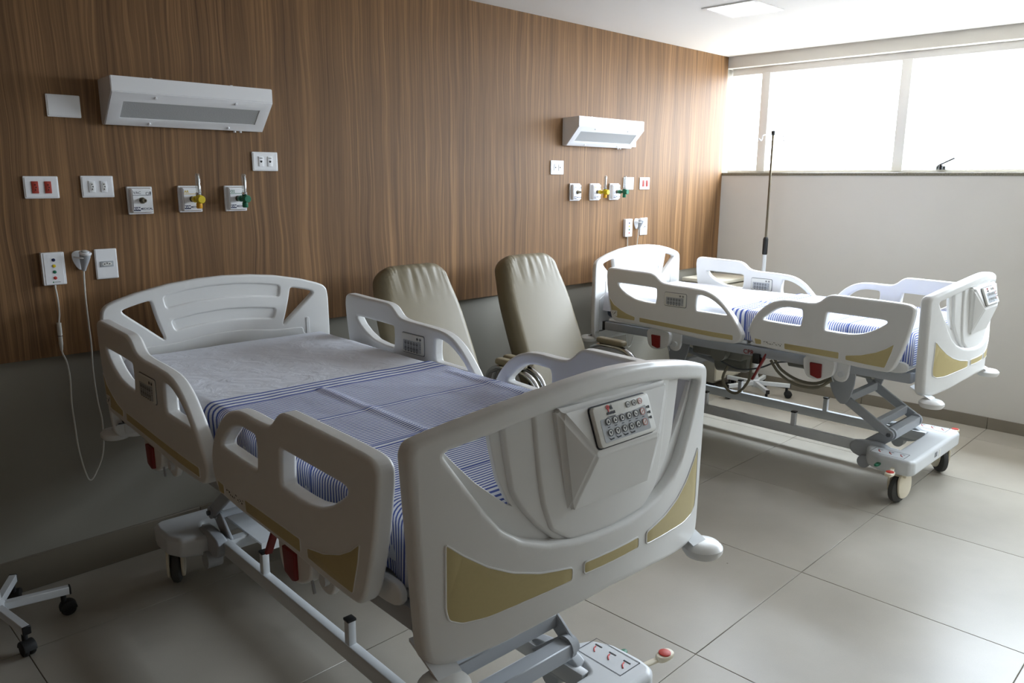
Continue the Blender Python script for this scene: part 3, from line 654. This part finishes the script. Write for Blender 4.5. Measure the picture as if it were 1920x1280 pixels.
def logo_data():
    mb = MB().mesh(ring(.0022, .0052, 12), 1, T((-.006, .008, 0))).box((-.0075, -.002, -.0003), (-.0045, .008, .0004), mi=1)
    mb.mesh(plate([[(.001, .002), (.001, .012), (.004, .006), (.006, .013), (.009, .002)]], .0006), 0)
    for i, x in enumerate((-.012, -.0075, -.003, .0015, .006, .0105)): mb.box((x, -.008, -.0003), (x+.0034, -.003+.001*(i % 2), .0004), mi=0)
    mb.box((-.012, -.0135, -.0003), (.014, -.0122, .0004), mi=0)
    return mb.data('logo', ['ink_black', 'ink_red'])

def cloth_shell(w, y0, y1, top, drop, r, seed, wr, creases=(), nu=64, foot=True, hem0=None):
    """sheet lying over the mattress: top, rounded long edges, side drops, foot drop"""
    prof = []; L = 0
    hw = w/2
    pts = [(-hw, top-drop)]
    for k in range(1, 6): pts.append((-hw, top-drop+(drop-r)*k/5))
    for k in range(1, 6): a = math.pi-math.pi/2*k/5; pts.append((-hw+r+math.cos(a)*r, top-r+math.sin(a)*r))
    n = nu
    for k in range(1, n): pts.append((-hw+r+(w-2*r)*k/n, top))
    for k in range(0, 6): a = math.pi/2-math.pi/2*k/5; pts.append((hw-r+math.cos(a)*r, top-r+math.sin(a)*r))
    for k in range(1, 6): pts.append((hw, top-r-(drop-r)*k/5))
    nv = int((y1-y0)/.016); mb = MB(); mb.uv = []
    path = []                                            # (y, dz) from hem to foot, then over the edge and down
    for j in range(nv+1):
        path.append((y1+(y0+r-y1)*j/nv, 0, 0))
    if foot:
        for k in range(1, 6): a = math.pi/2*k/5; path.append((y0+r-math.sin(a)*r, -r+math.cos(a)*r, 1))
        for k in range(1, 7): path.append((y0, -r-(drop-r)*k/6, 1))
    d = 0; prev = None
    for j, (y, dz, ft) in enumerate(path):
        if prev: d += math.hypot(y-prev[0], dz-prev[1])
        prev = (y, dz)
        for i, (u, z) in enumerate(pts):
            zz = min(z, top+dz) if ft else z
            q = Vector((u*5.2, y*5.2, seed)); nz = noise.noise(q)*.5+noise.noise(q*2.6)*.25
            side = z < top-r*.5
            if not side and not ft:
                h = nz*wr
                for (kind, c, amp, lo, hi) in creases:
                    if kind == 'v' and lo < y < hi: h += amp*math.exp(-((u-c)/.012)**2)
                    if kind == 'u' and lo < u < hi: h += amp*math.exp(-((y-c)/.010)**2)
                mb.v.append((u, y, zz+h))
            else:
                k = (top-z)/drop if side else 0; s = -1 if u < 0 else 1
                if ft: mb.v.append((u, y-.006*nz*(abs(dz)/drop), zz))
                else: mb.v.append((u+s*(k*.010*math.sin(y*34+seed)+k*.016*nz), y, zz+k*.006*math.sin(y*23+seed*2)))
            mb.uv.append((u, d))
    m = len(pts)
    for j in range(len(path)-1):
        for i in range(m-1): mb.f.append([j*m+i, (j+1)*m+i, (j+1)*m+i+1, j*m+i+1]); mb.m.append(0)
    return mb

def make_bed(name_label, pose, dz, which):
    bed = thing('hospital_bed', name_label, 'bed', (pose[0], pose[1], 0), pose[2])
    up = (0, 0, dz)
    # --- headboard
    link('headboard', pm('headboard', headboard), bed, up, wn=True)
    # --- footboard
    fb = link('footboard', pm('fb', lambda: bent([fillet(FB_out, .014, 3), fillet(FB_smile, .012, 3)], .048, .014, -.024, CUTS).data('footboard', 'plastic_white')), bed, up, wn=True)
    link('center_panel', pm('fbc', lambda: bent([fillet(FB_shield, .012, 3)], .026, .008, -.031, CUTS).data('center_panel', 'plastic_white')), fb, wn=True)
    link('recess_panel', pm('fbk', lambda: bent([fillet(FB_back, .012, 3), FB_hole, mir(FB_hole)], .014, .003, -.036, CUTS).data('recess_panel', 'plastic_white')), fb, wn=True)
    link('raised_panel', pm('fbc2', lambda: bent([fillet(FB_shield2, .012, 3)], .018, .008, -.019, CUTS).data('raised_panel', 'plastic_white')), fb, wn=True)
    link('console', pm('con', console), fb, wn=True)
    for k, lp in (('a', FB_i1), ('b', FB_i2), ('c', mir(FB_i1))): link('insert_panel', pm(('fi', k), lambda: fb_insert(lp)), fb)
    link('keypad', pm('fkey', lambda: MB().mesh(key_body(.200, .108, .012).data('k', ['plastic_keypad']), 0).data('keypad', ['plastic_keypad'])) if False else pm('fkey2', foot_keypad), fb)
    r_ = .0074
    for i in range(6):
        x = -.058+i*.0235
        for j in range(2):
            k = ('up', 'down')[j] if i < 4 else (('seat', 'block'), ('tilt', 'tilt'))[i-4][j]
            ink = 'ink_black' if i < 5 else 'ink_pink'
            b = link('button', pm(('btn', k, ink), lambda: button_mesh(r_, k, ink)), fb); b.matrix_local = KM @ T((x, .007-j*.024, .0136))
    for i, (k, ink) in enumerate((('block', 'ink_grey'), ('lock', 'ink_black'), ('seat', 'ink_pink'))):
        b = link('button', pm(('btns', k, ink), lambda: button_mesh(.0065, k, ink)), fb); b.matrix_local = KM @ T((.018+i*.021, .031, .0130))
    lg = link('logo', pm('logo', logo_data), fb); lg.matrix_local = KM @ T((-.042, .029, .0132))
    # --- side rails
    for s in (-1, 1):
        m = rail_matrix(s)
        hr = link('side_rail', pm(('hr', s), lambda: MB().mesh(plate([fillet(HR_out, .02, 3), fillet(HR_o1, .012, 3), fillet(HR_o2, .012, 3)], RAIL_T, .011, 3), 0, m).data('side_rail', 'plastic_white')), bed, up, wn=True)
        for k, lp in (('a', HR_i1), ('b', HR_i2)): link('insert_panel', pm(('hi', k, s), lambda: insert_mesh(lp, s)), hr)
        for inner in (False, True):
            kp = link('keypad', pm('skey', keypad_side_data), hr); kp.matrix_local = side_keypad(s, inner)
        st = link('sticker', pm('st1', lambda: sticker_data(.045, .036, 3)), hr); st.matrix_local = frame(m @ Vector((1.828, .846, RAIL_T/2+.0025)), Vector((0, 0, 1)).cross(Vector((s, 0, 0))), (0, 0, 1))
        fr = link('side_rail', pm(('fr', s), lambda: MB().mesh(plate([fillet(FR_out, .02, 3), fillet(FR_o1, .012, 3), fillet(FR_o2, .012, 3)], RAIL_T, .011, 3), 0, m).data('side_rail', 'plastic_white')), bed, up, wn=True)
        for k, lp in (('a', FR_i1), ('b', FR_i2), ('c', FR_i3)): link('insert_panel', pm(('fri', k, s), lambda: insert_mesh(lp, s)), fr)
        st = link('sticker', pm('st2', lambda: sticker_data(.116, .024, 5)), fr); st.matrix_local = frame(m @ Vector((.746, .8135, RAIL_T/2)), Vector((0, 0, 1)).cross(Vector((s, 0, 0))), (0, 0, 1))
        # rail mechanisms: white housing, red release handle, gas spring, hinge discs
        for kk, vc in (('h', 1.53), ('f', .515)):
            def mech():
                mb = MB()
                me = plate([chaikin([(vc+.075, .785), (vc+.07, .70), (vc+.045, .655), (vc-.02, .650), (vc-.075, .675), (vc-.10, .70), (vc-.10, .785)], 2)], .035, .008)
                mm = Matrix(((0, 0, s, 0), (1, 0, 0, 0), (0, 1, 0, 0), (0, 0, 0, 1))); mm.translation = Vector((s*.482, 0, 0)); mb.mesh(me, 0, mm)
                mb.mesh(plate([chaikin([(vc-.06, .80), (vc-.075, .68), (vc-.10, .655), (vc-.15, .66), (vc-.165, .72), (vc-.16, .80)], 2)], .02, .006), 0, T((-s*.02, 0, 0)) @ mm)
                mb.cyl((s*.46, vc-.125, .70), (s*.485, vc-.125, .70), .016, mi=1)
                return mb.data('rail_mechanism', ['plastic_white', 'steel_white'])
            rm = link('rail_mechanism', pm(('rm', kk, s), mech), bed, up, wn=True)
            link('red_handle', pm(('rh', kk, s), lambda: MB().mesh(plate([fillet([(vc+.032, .742), (vc-.032, .742), (vc-.034, .668), (vc-.016, .662), (vc+.024, .674)], .005)], .012, .003), 0, Matrix(((0, 0, s, s*.503), (1, 0, 0, 0), (0, 1, 0, 0), (0, 0, 0, 1)))).data('red_handle', 'red_plastic')), rm)
            link('gas_spring', pm(('gs', kk, s), lambda: MB().cyl((s*.49, vc-.045, .765), (s*.49, vc-.082, .69), .009, mi=0, n=12).cyl((s*.49, vc-.082, .69), (s*.49, vc-.095, .655), .004, mi=1, n=8).data('gas_spring', ['black_plastic', 'steel_grey'])), rm)
    # --- mattress deck
    def deck():
        mb = MB()
        for s in (-1, 1):
            mb.box((s*.44-.02, .06, .708), (s*.44+.02, 1.97, .762), .006)
        for v in (.08, .50, .95, 1.40, 1.92): mb.box((-.44, v-.02, .705), (.44, v+.02, .755), .005)
        return mb.data('deck_frame', 'steel_grey')
    df = link('deck_frame', pm('deck', deck), bed, up)
    for s in (-1, 1):
        link('end_cap', pm(('ec', s), lambda: MB().box((s*.44-.021, 1.966, .706), (s*.44+.021, 1.988, .764), .004).data('end_cap', 'black_plastic')), df)
        link('sticker', pm(('ls', s), lambda: MB().box((s*.461, 1.60, .714), (s*.462, 1.86, .756)).data('sticker', 'steel_grey')), df)
    for k, (a, b) in enumerate(((.085, .50), (.52, .93), (.95, 1.36), (1.38, 1.95))):
        link('deck_panel', pm(('dpn', k), lambda: MB().box((-.445, a, .763), (.445, b, .786), .010).data('deck_panel', 'plastic_white')), df, wn=True)
    for s in (-1, 1):
        link('corner_stop', pm(('cs', s), lambda: MB().mesh(plate([chaikin([(.07, .755), (.22, .755), (.20, .79), (.15, .812), (.07, .815)], 2)], .02, .006), 0, Matrix(((0, 0, s, s*.468), (1, 0, 0, 0), (0, 1, 0, 0), (0, 0, 0, 1)))).data('corner_stop', 'plastic_white')), df, wn=True)
    # --- bumper discs on their brackets
    for s in (-1, 1):
        for v, d in ((-.045, 1), (2.105, -1)):
            def bump():
                mb = MB().lathe([(.030, -.022), (.048, -.018), (.056, -.006), (.056, .006), (.046, .016), (.02, .02)], (s*.455, v, .632), (0, 0, 1), 24)
                x = s*.44
                mb.add([(x-.03, v, .652), (x+.03, v, .652), (x+.03, v+d*.10, .70), (x-.03, v+d*.10, .70), (x-.03, v, .646), (x+.03, v, .646), (x+.03, v+d*.10, .694), (x-.03, v+d*.10, .694)], [[0, 1, 2, 3] if d > 0 else [3, 2, 1, 0], [7, 6, 5, 4] if d > 0 else [4, 5, 6, 7], [0, 3, 7, 4], [1, 5, 6, 2], [0, 4, 5, 1]], 1)
                return mb.data('bumper', ['plastic_white', 'steel_white'])
            link('bumper', pm(('bu', s, v), bump), bed, up)
    # --- lift linkage (own meshes: the two beds stand at different heights)
    for e in (0, 1):
        V = (lambda v: v) if e == 0 else (lambda v: 2.03-v)
        br = MB()
        for s in (-1, 1):
            me = plate([chaikin([(V(.42), .71+dz), (V(.57), .71+dz), (V(.565), .62+dz), (V(.53), .53+dz), (V(.49), .475+dz), (V(.45), .475+dz), (V(.425), .53+dz), (V(.41), .62+dz)], 1)], .012, .002)
            br.mesh(me, 0, Matrix(((0, 0, 1, s*.225), (1, 0, 0, 0), (0, 1, 0, 0), (0, 0, 0, 1))))
        br.box((-.225, V(.535)-.015, .66+dz), (.225, V(.535)+.015, .69+dz), .003)
        br.build('deck_bracket', 'steel_grey', bed)
        arm = MB(); top = (V(.47), .505+dz); low = (V(.215), .315)
        for s in (-1, 1):
            a = Vector((s*.205, top[0], top[1])); b = Vector((s*.205, low[0], low[1])); arm.bar(a, b, .014, .052, up=(0, .6 if e == 0 else -.6, 1), bev=.004)
            arm.cyl((s*.195, *top), (s*.215, *top), .026); arm.cyl((s*.195, *low), (s*.215, *low), .026)
        for f in (.03, .72):
            c = Vector((0, top[0]+(low[0]-top[0])*f, top[1]+(low[1]-top[1])*f)); arm.bar(c-Vector((.2, 0, 0)), c+Vector((.2, 0, 0)), .035, .045)
        la = arm.build('lift_arm', 'steel_grey', bed)
        for s in (-1, 1):
            for p in (top, low): MB().cyl((s*.214, *p), (s*.226, *p), .011, n=6).build('bolt', 'steel_dark', la)
        ln = MB(); base = (V(.335), .215)
        for s in (-1, 1):
            ln.bar((s*.188, *low), (s*.188, *base), .012, .07, up=(0, 1 if e == 0 else -1, .3)); ln.cyl((s*.18, *low), (s*.196, *low), .034)
        ln.bar((-.19, low[0], low[1]-.004), (.19, low[0], low[1]-.004), .05, .05)
        ln.build('base_link', 'steel_grey', bed)
    # --- base chassis
    def chassis():
        mb = MB()
        for s in (-1, 1):
            mb.box((s*.212-.016, .16, .190), (s*.212+.016, 1.88, .245), .003)
        mb.box((-.2, .30, .195), (.2, .345, .24), .003); mb.box((-.2, 1.67, .195), (.2, 1.715, .24), .003)
        mb.box((-.12, 1.56, .236), (.10, 1.90, .244)); mb.box((-.12, 1.556, .205), (.10, 1.56, .244))
        return mb.data('base_frame', 'steel_white')
    for e_, V in ((0, lambda v: v), (1, lambda v: 2.05-v)):
        for s in (-1, 1):
            def boot():
                me = plate([chaikin([(V(.40), .19), (V(.40), .252), (V(.30), .268), (V(.20), .262), (V(.17), .20), (V(.24), .165), (V(.33), .165)], 2)], .05, .012)
                mb = MB().mesh(me, 0, Matrix(((0, 0, 1, s*.232), (1, 0, 0, 0), (0, 1, 0, 0), (0, 0, 0, 1))))
                mb.cyl((s*.215, V(.31), .155), (s*.275, V(.31), .155), .034, n=18)
                return mb.data('rail_boot', 'steel_grey')
            link('rail_boot', pm(('boot', e_, s), boot), bed, wn=True)
    bf = link('base_frame', pm('chassis', chassis), bed)
    for s in (-1, 1):
        for v in (.745, 1.33):
            link('post', pm(('po', s, v), lambda: MB().box((s*.212-.013, v-.013, .24), (s*.212+.013, v+.013, .325), .002).data('post', 'steel_white')), bf)
            link('post_cap', pm(('pc', s, v), lambda: MB().box((s*.212-.015, v-.015, .322), (s*.212+.015, v+.015, .331), .002).data('post_cap', 'black_plastic')), bf)
    for e in (0, 1):
        V = (lambda v: v) if e == 0 else (lambda v: 2.05-v)
        out = [(-.375, .045), (-.345, .025), (.345, .025), (.375, .045), (.385, .10), (.38, .20), (.35, .26), (.27, .30), (.245, .30), (.235, .20), (.215, .155), (-.215, .155), (-.235, .20), (-.245, .30), (-.27, .30), (-.35, .26), (-.38, .20), (-.385, .10)]
        def cover():
            me = plate([fillet([(x, V(y)) for x, y in out], .012, 3)], .085, .02, 3); mb = MB().mesh(me, 0, T((0, 0, .208)))
            return mb.data('base_cover', 'steel_white')
        bc = link('base_cover', pm(('bcv', e), cover), bed, wn=True)
        if e == 0:
            def lab():
                mb = MB(); z = .2512
                for s in (-1, 1):
                    cx = s*.315; w_, h_ = .045, .085
                    for (a, b, c_, d_) in ((-w_, -h_, w_, -h_+.002), (-w_, h_-.002, w_, h_), (-w_, -h_, -w_+.0015, h_), (w_-.0015, -h_, w_, h_)): mb.box((cx+a, .165+b, z), (cx+c_, .165+d_, z+.0004))
                    for k in (-.055, 0, .055):
                        mb.tube([(cx-.012, .165+k-.012, z), (cx, .165+k, z), (cx+.012, .165+k+.004, z)], .0022, n=5, mi=1); mb.box((cx+.018, .165+k-.014, z), (cx+.022, .165+k+.012, z+.0004))
                return mb.data('pedal_label', ['ink_black', 'ink_red'])
            # labels sit on the two corner lobes
            link('pedal_label', pm('plab', lab), bc)
            link('sticker', pm('bst', lambda: MB().box((-.06, .0235, .20), (-.025, .0255, .226), mi=0).box((.005, .0235, .19), (.03, .0255, .228), mi=1).data('sticker', ['ink_grey', 'button_face'])), bc)
        for s in (-1, 1):
            cx, cv = s*.318, V(.105)
            ca = R({(0, -1): 78, (0, 1): 135, (1, -1): -24, (1, 1): 30}[(e, s)]); ax = Vector((math.cos(ca), math.sin(ca), 0)); tr = Vector((-ax.y, ax.x, 0))
            wh = MB().lathe([(.030, -.020), (.060, -.019), (.072, -.012), (.075, 0), (.072, .012), (.060, .019), (.030, .020)], (cx, cv, .075), ax, 28)
            cs = wh.build('caster', 'rubber_grey', bed)
            sh = MB()
            me = plate([chaikin([(-.05, .165), (-.066, .11), (-.062, .06), (-.03, .028), (.025, .03), (.05, .08), (.052, .165)], 2)], .012, .004)
            for q in (-1, 1): sh.mesh(me, 0, frame(Vector((cx, cv, 0))+ax*(q*.027), tr, (0, 0, 1)))
            sh.box((cx-.033, cv-.045, .145), (cx+.033, cv+.045, .172), .01); sh.build('caster_fork', 'plastic_cream', cs)
            if e == 0:
                pd = MB().bar((cx+s*.05, cv+.02, .195), (cx+s*.16, cv-.01, .205), .02, .012, bev=.004)
                pd.mesh(plate([chaikin([(-.02, -.018), (.04, -.022), (.052, 0), (.04, .022), (-.02, .018)], 2)], .018, .006), 0, T((cx+s*.165, cv-.012, .207)) @ Matrix.Rotation(0 if s > 0 else math.pi, 4, 'Z'))
                pd.build('brake_pedal', 'plastic_cream', bc)
                MB().lathe([(.019, 0), (.019, .003), (.017, .004)], (cx+s*.180, cv-.012, .2155), (0, 0, 1), 18).build('pedal_pad', 'red_bright', bc)
                MB().mesh(plate([chaikin([(-.03, -.012), (.03, -.012), (.03, .012), (-.03, .012)], 2)], .010, .003), 0, T((cx+s*.085, cv+.085, .206))).build('pedal_pad', 'green_plastic', bc)
    # --- drives and cables under the deck
    def motors(k):
        mb = MB()
        if k == 0: mb.cyl((-.10, 1.13, .565), (-.10, 1.32, .545), .055, n=20).cyl((-.10, 1.32, .545), (-.10, 1.62, .60), .02, n=12, mi=1).lathe([(.055, 0), (.045, .025), (.02, .032)], (-.10, 1.13, .565), (0, -1, .1), 20)
        if k == 1: mb.cyl((.06, .42, .62), (.06, .66, .63), .05, n=20).cyl((.06, .66, .63), (.06, .95, .665), .018, n=12, mi=1)
        if k == 2: mb.box((-.22, .60, .63), (-.06, .78, .70), .015).cyl((-.20, .55, .66), (-.20, .80, .66), .035, n=16)
        if k == 3: mb.box((-.30, 1.05, .62), (-.12, 1.40, .70), .02).cyl((-.30, 1.18, .665), (-.36, 1.18, .665), .05, n=20)
        return mb.data('drive_motor', ['motor_grey', 'steel_grey'])
    for k in range(4): link('drive_motor', pm(('mo', k), lambda: motors(k)), bed, up)
    cab = ([(-.30, .85, .68), (-.30, .80, .62), (-.29, .70, .575), (-.28, .60, .575), (-.27, .53, .62), (-.27, .50, .66)],
           [(-.32, .86, .67), (-.32, .80, .60), (-.31, .70, .552), (-.30, .58, .560), (-.28, .50, .63)],
           [(-.15, 1.22, .55), (-.18, 1.24, .47), (-.18, 1.20, .40), (-.20, 1.12, .40), (-.22, 1.04, .50), (-.24, 1.02, .62), (-.24, 1.0, .70)],
           [(-.24, 1.26, .60), (-.26, 1.10, .565), (-.28, .95, .60), (-.30, .84, .655), (-.32, .70, .69)])
    for k, p in enumerate(cab): link('cable', pm(('cab', k), lambda: MB().tube(p, .0085 if k < 3 else .005, n=8).data('cable', 'cable_grey' if k != 3 else 'steel_dark')), bed, up)
    # --- resuscitation lever
    for s in (-1, 1):
        lo = (0, -.17, dz+.065) if which == 'nearer' else up
        lv = link('release_lever', pm(('lv', s), lambda: MB().bar((s*.45, .82, .735), (s*.468, .888, .575), .012, .022, up=(s, 0, 0)).data('release_lever', 'red_plastic')), bed, lo)
        link('lever_block', pm(('lb', s), lambda: MB().box((s*.46-.02, .85, .672), (s*.46+.02, .89, .728), .004).data('lever_block', 'black_plastic')), lv)
        lt = link('lettering', pm('cpr', lambda: MB().mesh(text('CPR', .036)).data('lettering', 'red_plastic')), lv)
        lt.matrix_local = frame((s*.4615, .925, .728), Vector((0, 0, 1)).cross(Vector((s, 0, 0))), (0, 0, 1))
    return bed
def foot_keypad():
    mb = key_body(.190, .088, .012); mb.warp(lambda p: KM @ p)
    z = .0128; x = MB()
    for i in range(6):
        cx = -.058+i*.0235; x.box((cx-.004, -.0055, z), (cx+.003, -.0040, z+.0005), mi=0)
        if i < 4: x.mesh(plate([[(-.008, .003), (-.004, -.003), (.008, -.002), (.008, .001), (-.002, 0)]], .0006), 0, T((cx, -.0295, z)))
    for k in range(3): x.box((.077, .012-k*.012, z), (.080, .015-k*.012, z+.0005), mi=0); x.box((.082, .010-k*.012, z), (.087, .016-k*.012, z+.0005), mi=0)
    x.warp(lambda p: KM @ p); o = len(mb.v); mb.v += x.v; mb.f += [[o+i for i in f] for f in x.f]; mb.m += [3]*len(x.f)
    return mb.data('keypad', ['plastic_keypad', 'keypad_grey', 'ink_black', 'ink_black'])

BEDS = (('white plastic hospital bed in the foreground, its control panel facing the camera', (1.354, -2.294, -.044), 0.0, 'nearer', 1.17),
        ('white plastic hospital bed beneath the window, lift linkage showing below', (4.436, -2.25, -.014), -.039, 'far', 1.065))
for label, pose, dz, which, hem in BEDS:
    make_bed(label, pose, dz, which)
    c, s = math.cos(pose[2]), math.sin(pose[2])
    def top(name, lab, cat):
        return thing(name, lab, cat, (pose[0], pose[1], .787+dz), pose[2])
    t = top('mattress', 'dark mattress under the sheets of the %s bed' % ('foreground' if which == 'nearer' else 'window-side'), 'mattress')
    link('core', pm('core', lambda: MB().box((-.432, .075, 0), (.432, 1.985, .158), .03, seg=4).data('core', 'mattress_vinyl')), t)
    sd = 3.1 if which == 'nearer' else 8.4
    o = cloth_shell(.876, .068, 1.995, .166, .118, .032, sd, .005, foot=False).build('fitted_sheet', 'sheet_white', None, (pose[0], pose[1], .787+dz), ang=80)
    o.rotation_euler = (0, 0, pose[2]); tag(o, 'plain white fitted sheet at the head end of the %s bed' % ('foreground' if which == 'nearer' else 'window-side'), 'bed sheet')
    cr = (('v', -.094, .006, .42, 1.08), ('u', .785, .004, -.40, .42), ('u', .485, .005, -.40, -.05), ('v', .375, .004, .3, 1.0))
    o = cloth_shell(.892, .060, hem, .173, .165, .034, sd+2, .005, cr).build('top_sheet', 'sheet_striped', None, (pose[0], pose[1], .787+dz), ang=80)
    o.rotation_euler = (0, 0, pose[2]); tag(o, 'blue and white striped sheet over the lower half of the %s bed' % ('foreground' if which == 'nearer' else 'window-side'), 'bed sheet')

# ------------------------------------------------------------------ recliner chairs between the beds
def recliner(x, y, rz, label):
    t = thing('recliner_chair', label, 'chair', (x, y, 0), rz, 'khaki recliners between the beds')
    lean = Vector((0, .36, .80)).normalized()
    bm_ = frame((0, .06, .40), (1, 0, 0), lean)                       # backrest plane, z towards the sitter
    def back():
        out = fillet([(-.235, 0), (.235, 0), (.255, .30), (.245, .62), (.205, .83), (.15, .875), (-.15, .875), (-.205, .83), (-.245, .62), (-.255, .30)], .08, 5)
        me = plate([out], .125, .045, 5)
        slice_mesh(me, 1, [i*.03 for i in range(0, 30)]); slice_mesh(me, 0, [-.22+i*.009 for i in range(50)])
        mb = MB().mesh(me)
        def pleat(p):
            k = max(0, (p.y-.62)/.25); d = (noise.noise(Vector((p.x*42, p.y*5, 1.7)))+.7*noise.noise(Vector((p.x*85, p.y*9, 4.2))))*.0050*k*min(1, k*1.6) if p.z > .02 else 0
            return Vector((p.x, p.y, p.z+d+(.012*(1-(p.x/.25)**2) if p.z > .02 else 0)))
        return mb.warp(pleat).warp(lambda p: bm_ @ p).data('backrest', 'vinyl_khaki', 60)
    link('backrest', pm('rc_back', back), t)
    link('seat', pm('rc_seat', lambda: MB().box((-.26, -.50, .36), (.26, .06, .48), .04, seg=4).data('seat', 'vinyl_khaki', 60)), t)
    link('footrest', pm('rc_foot', lambda: MB().box((-.25, -.60, .10), (.25, -.51, .42), .035, seg=4).data('footrest', 'vinyl_khaki', 60)), t)
    for s in (-1, 1):
        X = s*.375
        link('arm_tube', pm(('rc_arm', s), lambda: MB().tube([(X, .26, .02), (X, .245, .30), (X, .215, .58), (X, .15, .652), (X, .05, .665), (X, -.055, .660), (X, -.135, .62), (X, -.175, .53), (X, -.19, .30), (X, -.20, .02)], .0165, n=12, sub=6).data('arm_tube', 'chrome')), t)
        link('arm_pad', pm(('rc_pad', s), lambda: MB().mesh(plate([fillet(rect(-.030, -.070, .030, .14), .028, 5)], .034, .015, 4), 0, T((X, .0, .697))).data('arm_pad', 'vinyl_khaki', 60)), t)
        link('foot_cap', pm(('rc_cap', s), lambda: MB().cyl((X, .26, 0), (X, .26, .03), .021).cyl((X, -.20, 0), (X, -.20, .03), .021).data('foot_cap', 'rubber_black')), t)
        link('lever', pm(('rc_lev', s), lambda: MB().cyl((s*.33, .02, .42), (s*.345, -.02, .53), .007, mi=1, n=10).cyl((s*.345, -.018, .52), (s*.347, -.035, .60), .012, n=12).data('lever', ['black_plastic', 'chrome'])), t)
    link('under_frame', pm('rc_fr', lambda: MB().tube([(-.375, .10, .335), (0, .10, .335), (.375, .10, .335)], .014, n=10, smooth=False).tube([(-.375, -.19, .335), (0, -.19, .335), (.375, -.19, .335)], .014, n=10, smooth=False).tube([(-.375, .22, .14), (.375, .22, .14)], .012, n=10).data('under_frame', 'chrome')), t)
recliner(2.42, -.64, R(-1), 'khaki vinyl recliner close to the foreground bed, back pleated at the top')
recliner(3.25, -.64, R(-3), 'khaki vinyl recliner nearer the window-side bed, chrome arm showing')

# ------------------------------------------------------------------ bedside cabinet
t = thing('bedside_cabinet', 'beige bedside cabinet in the corner beyond the far headboard', 'cabinet', (5.53, -.185, 0))
MB().box((-.20, -.15, .07), (.20, .16, .85), .004).build('body', 'laminate_grey', t)
MB().box((-.225, -.18, .855), (.225, .17, .885), .008).build('top', 'laminate_beige', t)
dr = MB().box((-.195, -.17, .66), (.195, -.151, .845), .004).build('drawer', 'laminate_beige', t); MB().tube([(-.06, -.17, .75), (-.055, -.19, .75), (.055, -.19, .75), (.06, -.17, .75)], .005, n=8, smooth=False).build('handle', 'chrome', dr)
dr = MB().box((-.195, -.17, .09), (.195, -.151, .652), .004).build('door', 'laminate_beige', t); MB().tube([(-.15, -.17, .42), (-.15, -.19, .43), (-.15, -.19, .53), (-.15, -.17, .54)], .005, n=8, smooth=False).build('handle', 'chrome', dr)
for sx in (-.17, .17):
    for sy in (-.12, .13): MB().box((sx-.02, sy-.02, 0), (sx+.02, sy+.02, .075), .004).build('foot', 'black_plastic', t)

# ------------------------------------------------------------------ IV stands
def iv_stand(x, y, a0, R_, label, hmax):
    t = thing('iv_stand', label, 'IV stand', (x, y, 0), 0)
    hub = MB().lathe([(.03, .075), (.03, .125), (.02, .135), (.02, .16)], n=18); hub.build('hub', 'steel_white', t)
    for k in range(5):
        a = a0+k*2*math.pi/5; d = Vector((math.cos(a), math.sin(a), 0))
        leg = MB().bar(d*.015+Vector((0, 0, .105)), d*R_+Vector((0, 0, .098)), .026, .03, bev=.002).build('leg', 'steel_white', t)
        MB().bar(d*(R_-.002)+Vector((0, 0, .098)), d*(R_+.005)+Vector((0, 0, .098)), .028, .032, bev=.002).build('end_cap', 'black_plastic', leg)
        c = d*(R_-.022); sd = d.cross(Vector((0, 0, 1)))
        w_ = MB().cyl(c+Vector((0, 0, .05)), c+Vector((0, 0, .085)), .010, n=10)
        o = c+d*.012+Vector((0, 0, .027))
        for q in (-1, 1): w_.lathe([(.012, -.009), (.024, -.008), (.027, -.003), (.027, .003), (.024, .008), (.012, .009)], o+sd*q*.011, sd, 18)
        w_.mesh(plate([[(math.cos(b)*.030, math.sin(b)*.030) for b in [i*math.pi/10 for i in range(11)]]], .044, .004), 0, frame(o, d, (0, 0, 1)))
        w_.build('caster', 'rubber_black', t)
    MB().cyl((0, 0, .12), (0, 0, 1.10), .0145, n=16).build('lower_tube', 'steel_white', t)
    MB().lathe([(.015, 1.095), (.019, 1.10), (.019, 1.21), (.013, 1.225)], n=18).build('grip', 'black_plastic', t)
    MB().cyl((0, 0, 1.21), (0, 0, hmax), .0085, n=12).build('upper_tube', 'brass_dark', t)
    MB().lathe([(.010, hmax-.03), (.014, hmax-.028), (.014, hmax), (.010, hmax+.002)], n=14).build('top_cap', 'black_plastic', t)
    for a in (R(150), R(-30)):
        d = Vector((math.cos(a), math.sin(a), 0)); z = hmax-.025
        p = [d*.008+Vector((0, 0, z)), d*.06+Vector((0, 0, z-.004)), d*.085+Vector((0, 0, z-.010)), d*.088+Vector((0, 0, z-.035)), d*.10+Vector((0, 0, z-.045)), d*.115+Vector((0, 0, z-.03))]
        MB().tube(p, .0045, n=8).build('hook', 'steel_white', t)
iv_stand(5.47, -.62, R(-60), .255, 'white five-legged IV stand behind the far bed, pole reaching past the window sill', 1.99)
iv_stand(.500, -.262, R(-8), .235, 'white five-legged IV stand at the left edge beside the foreground bed', 1.90)
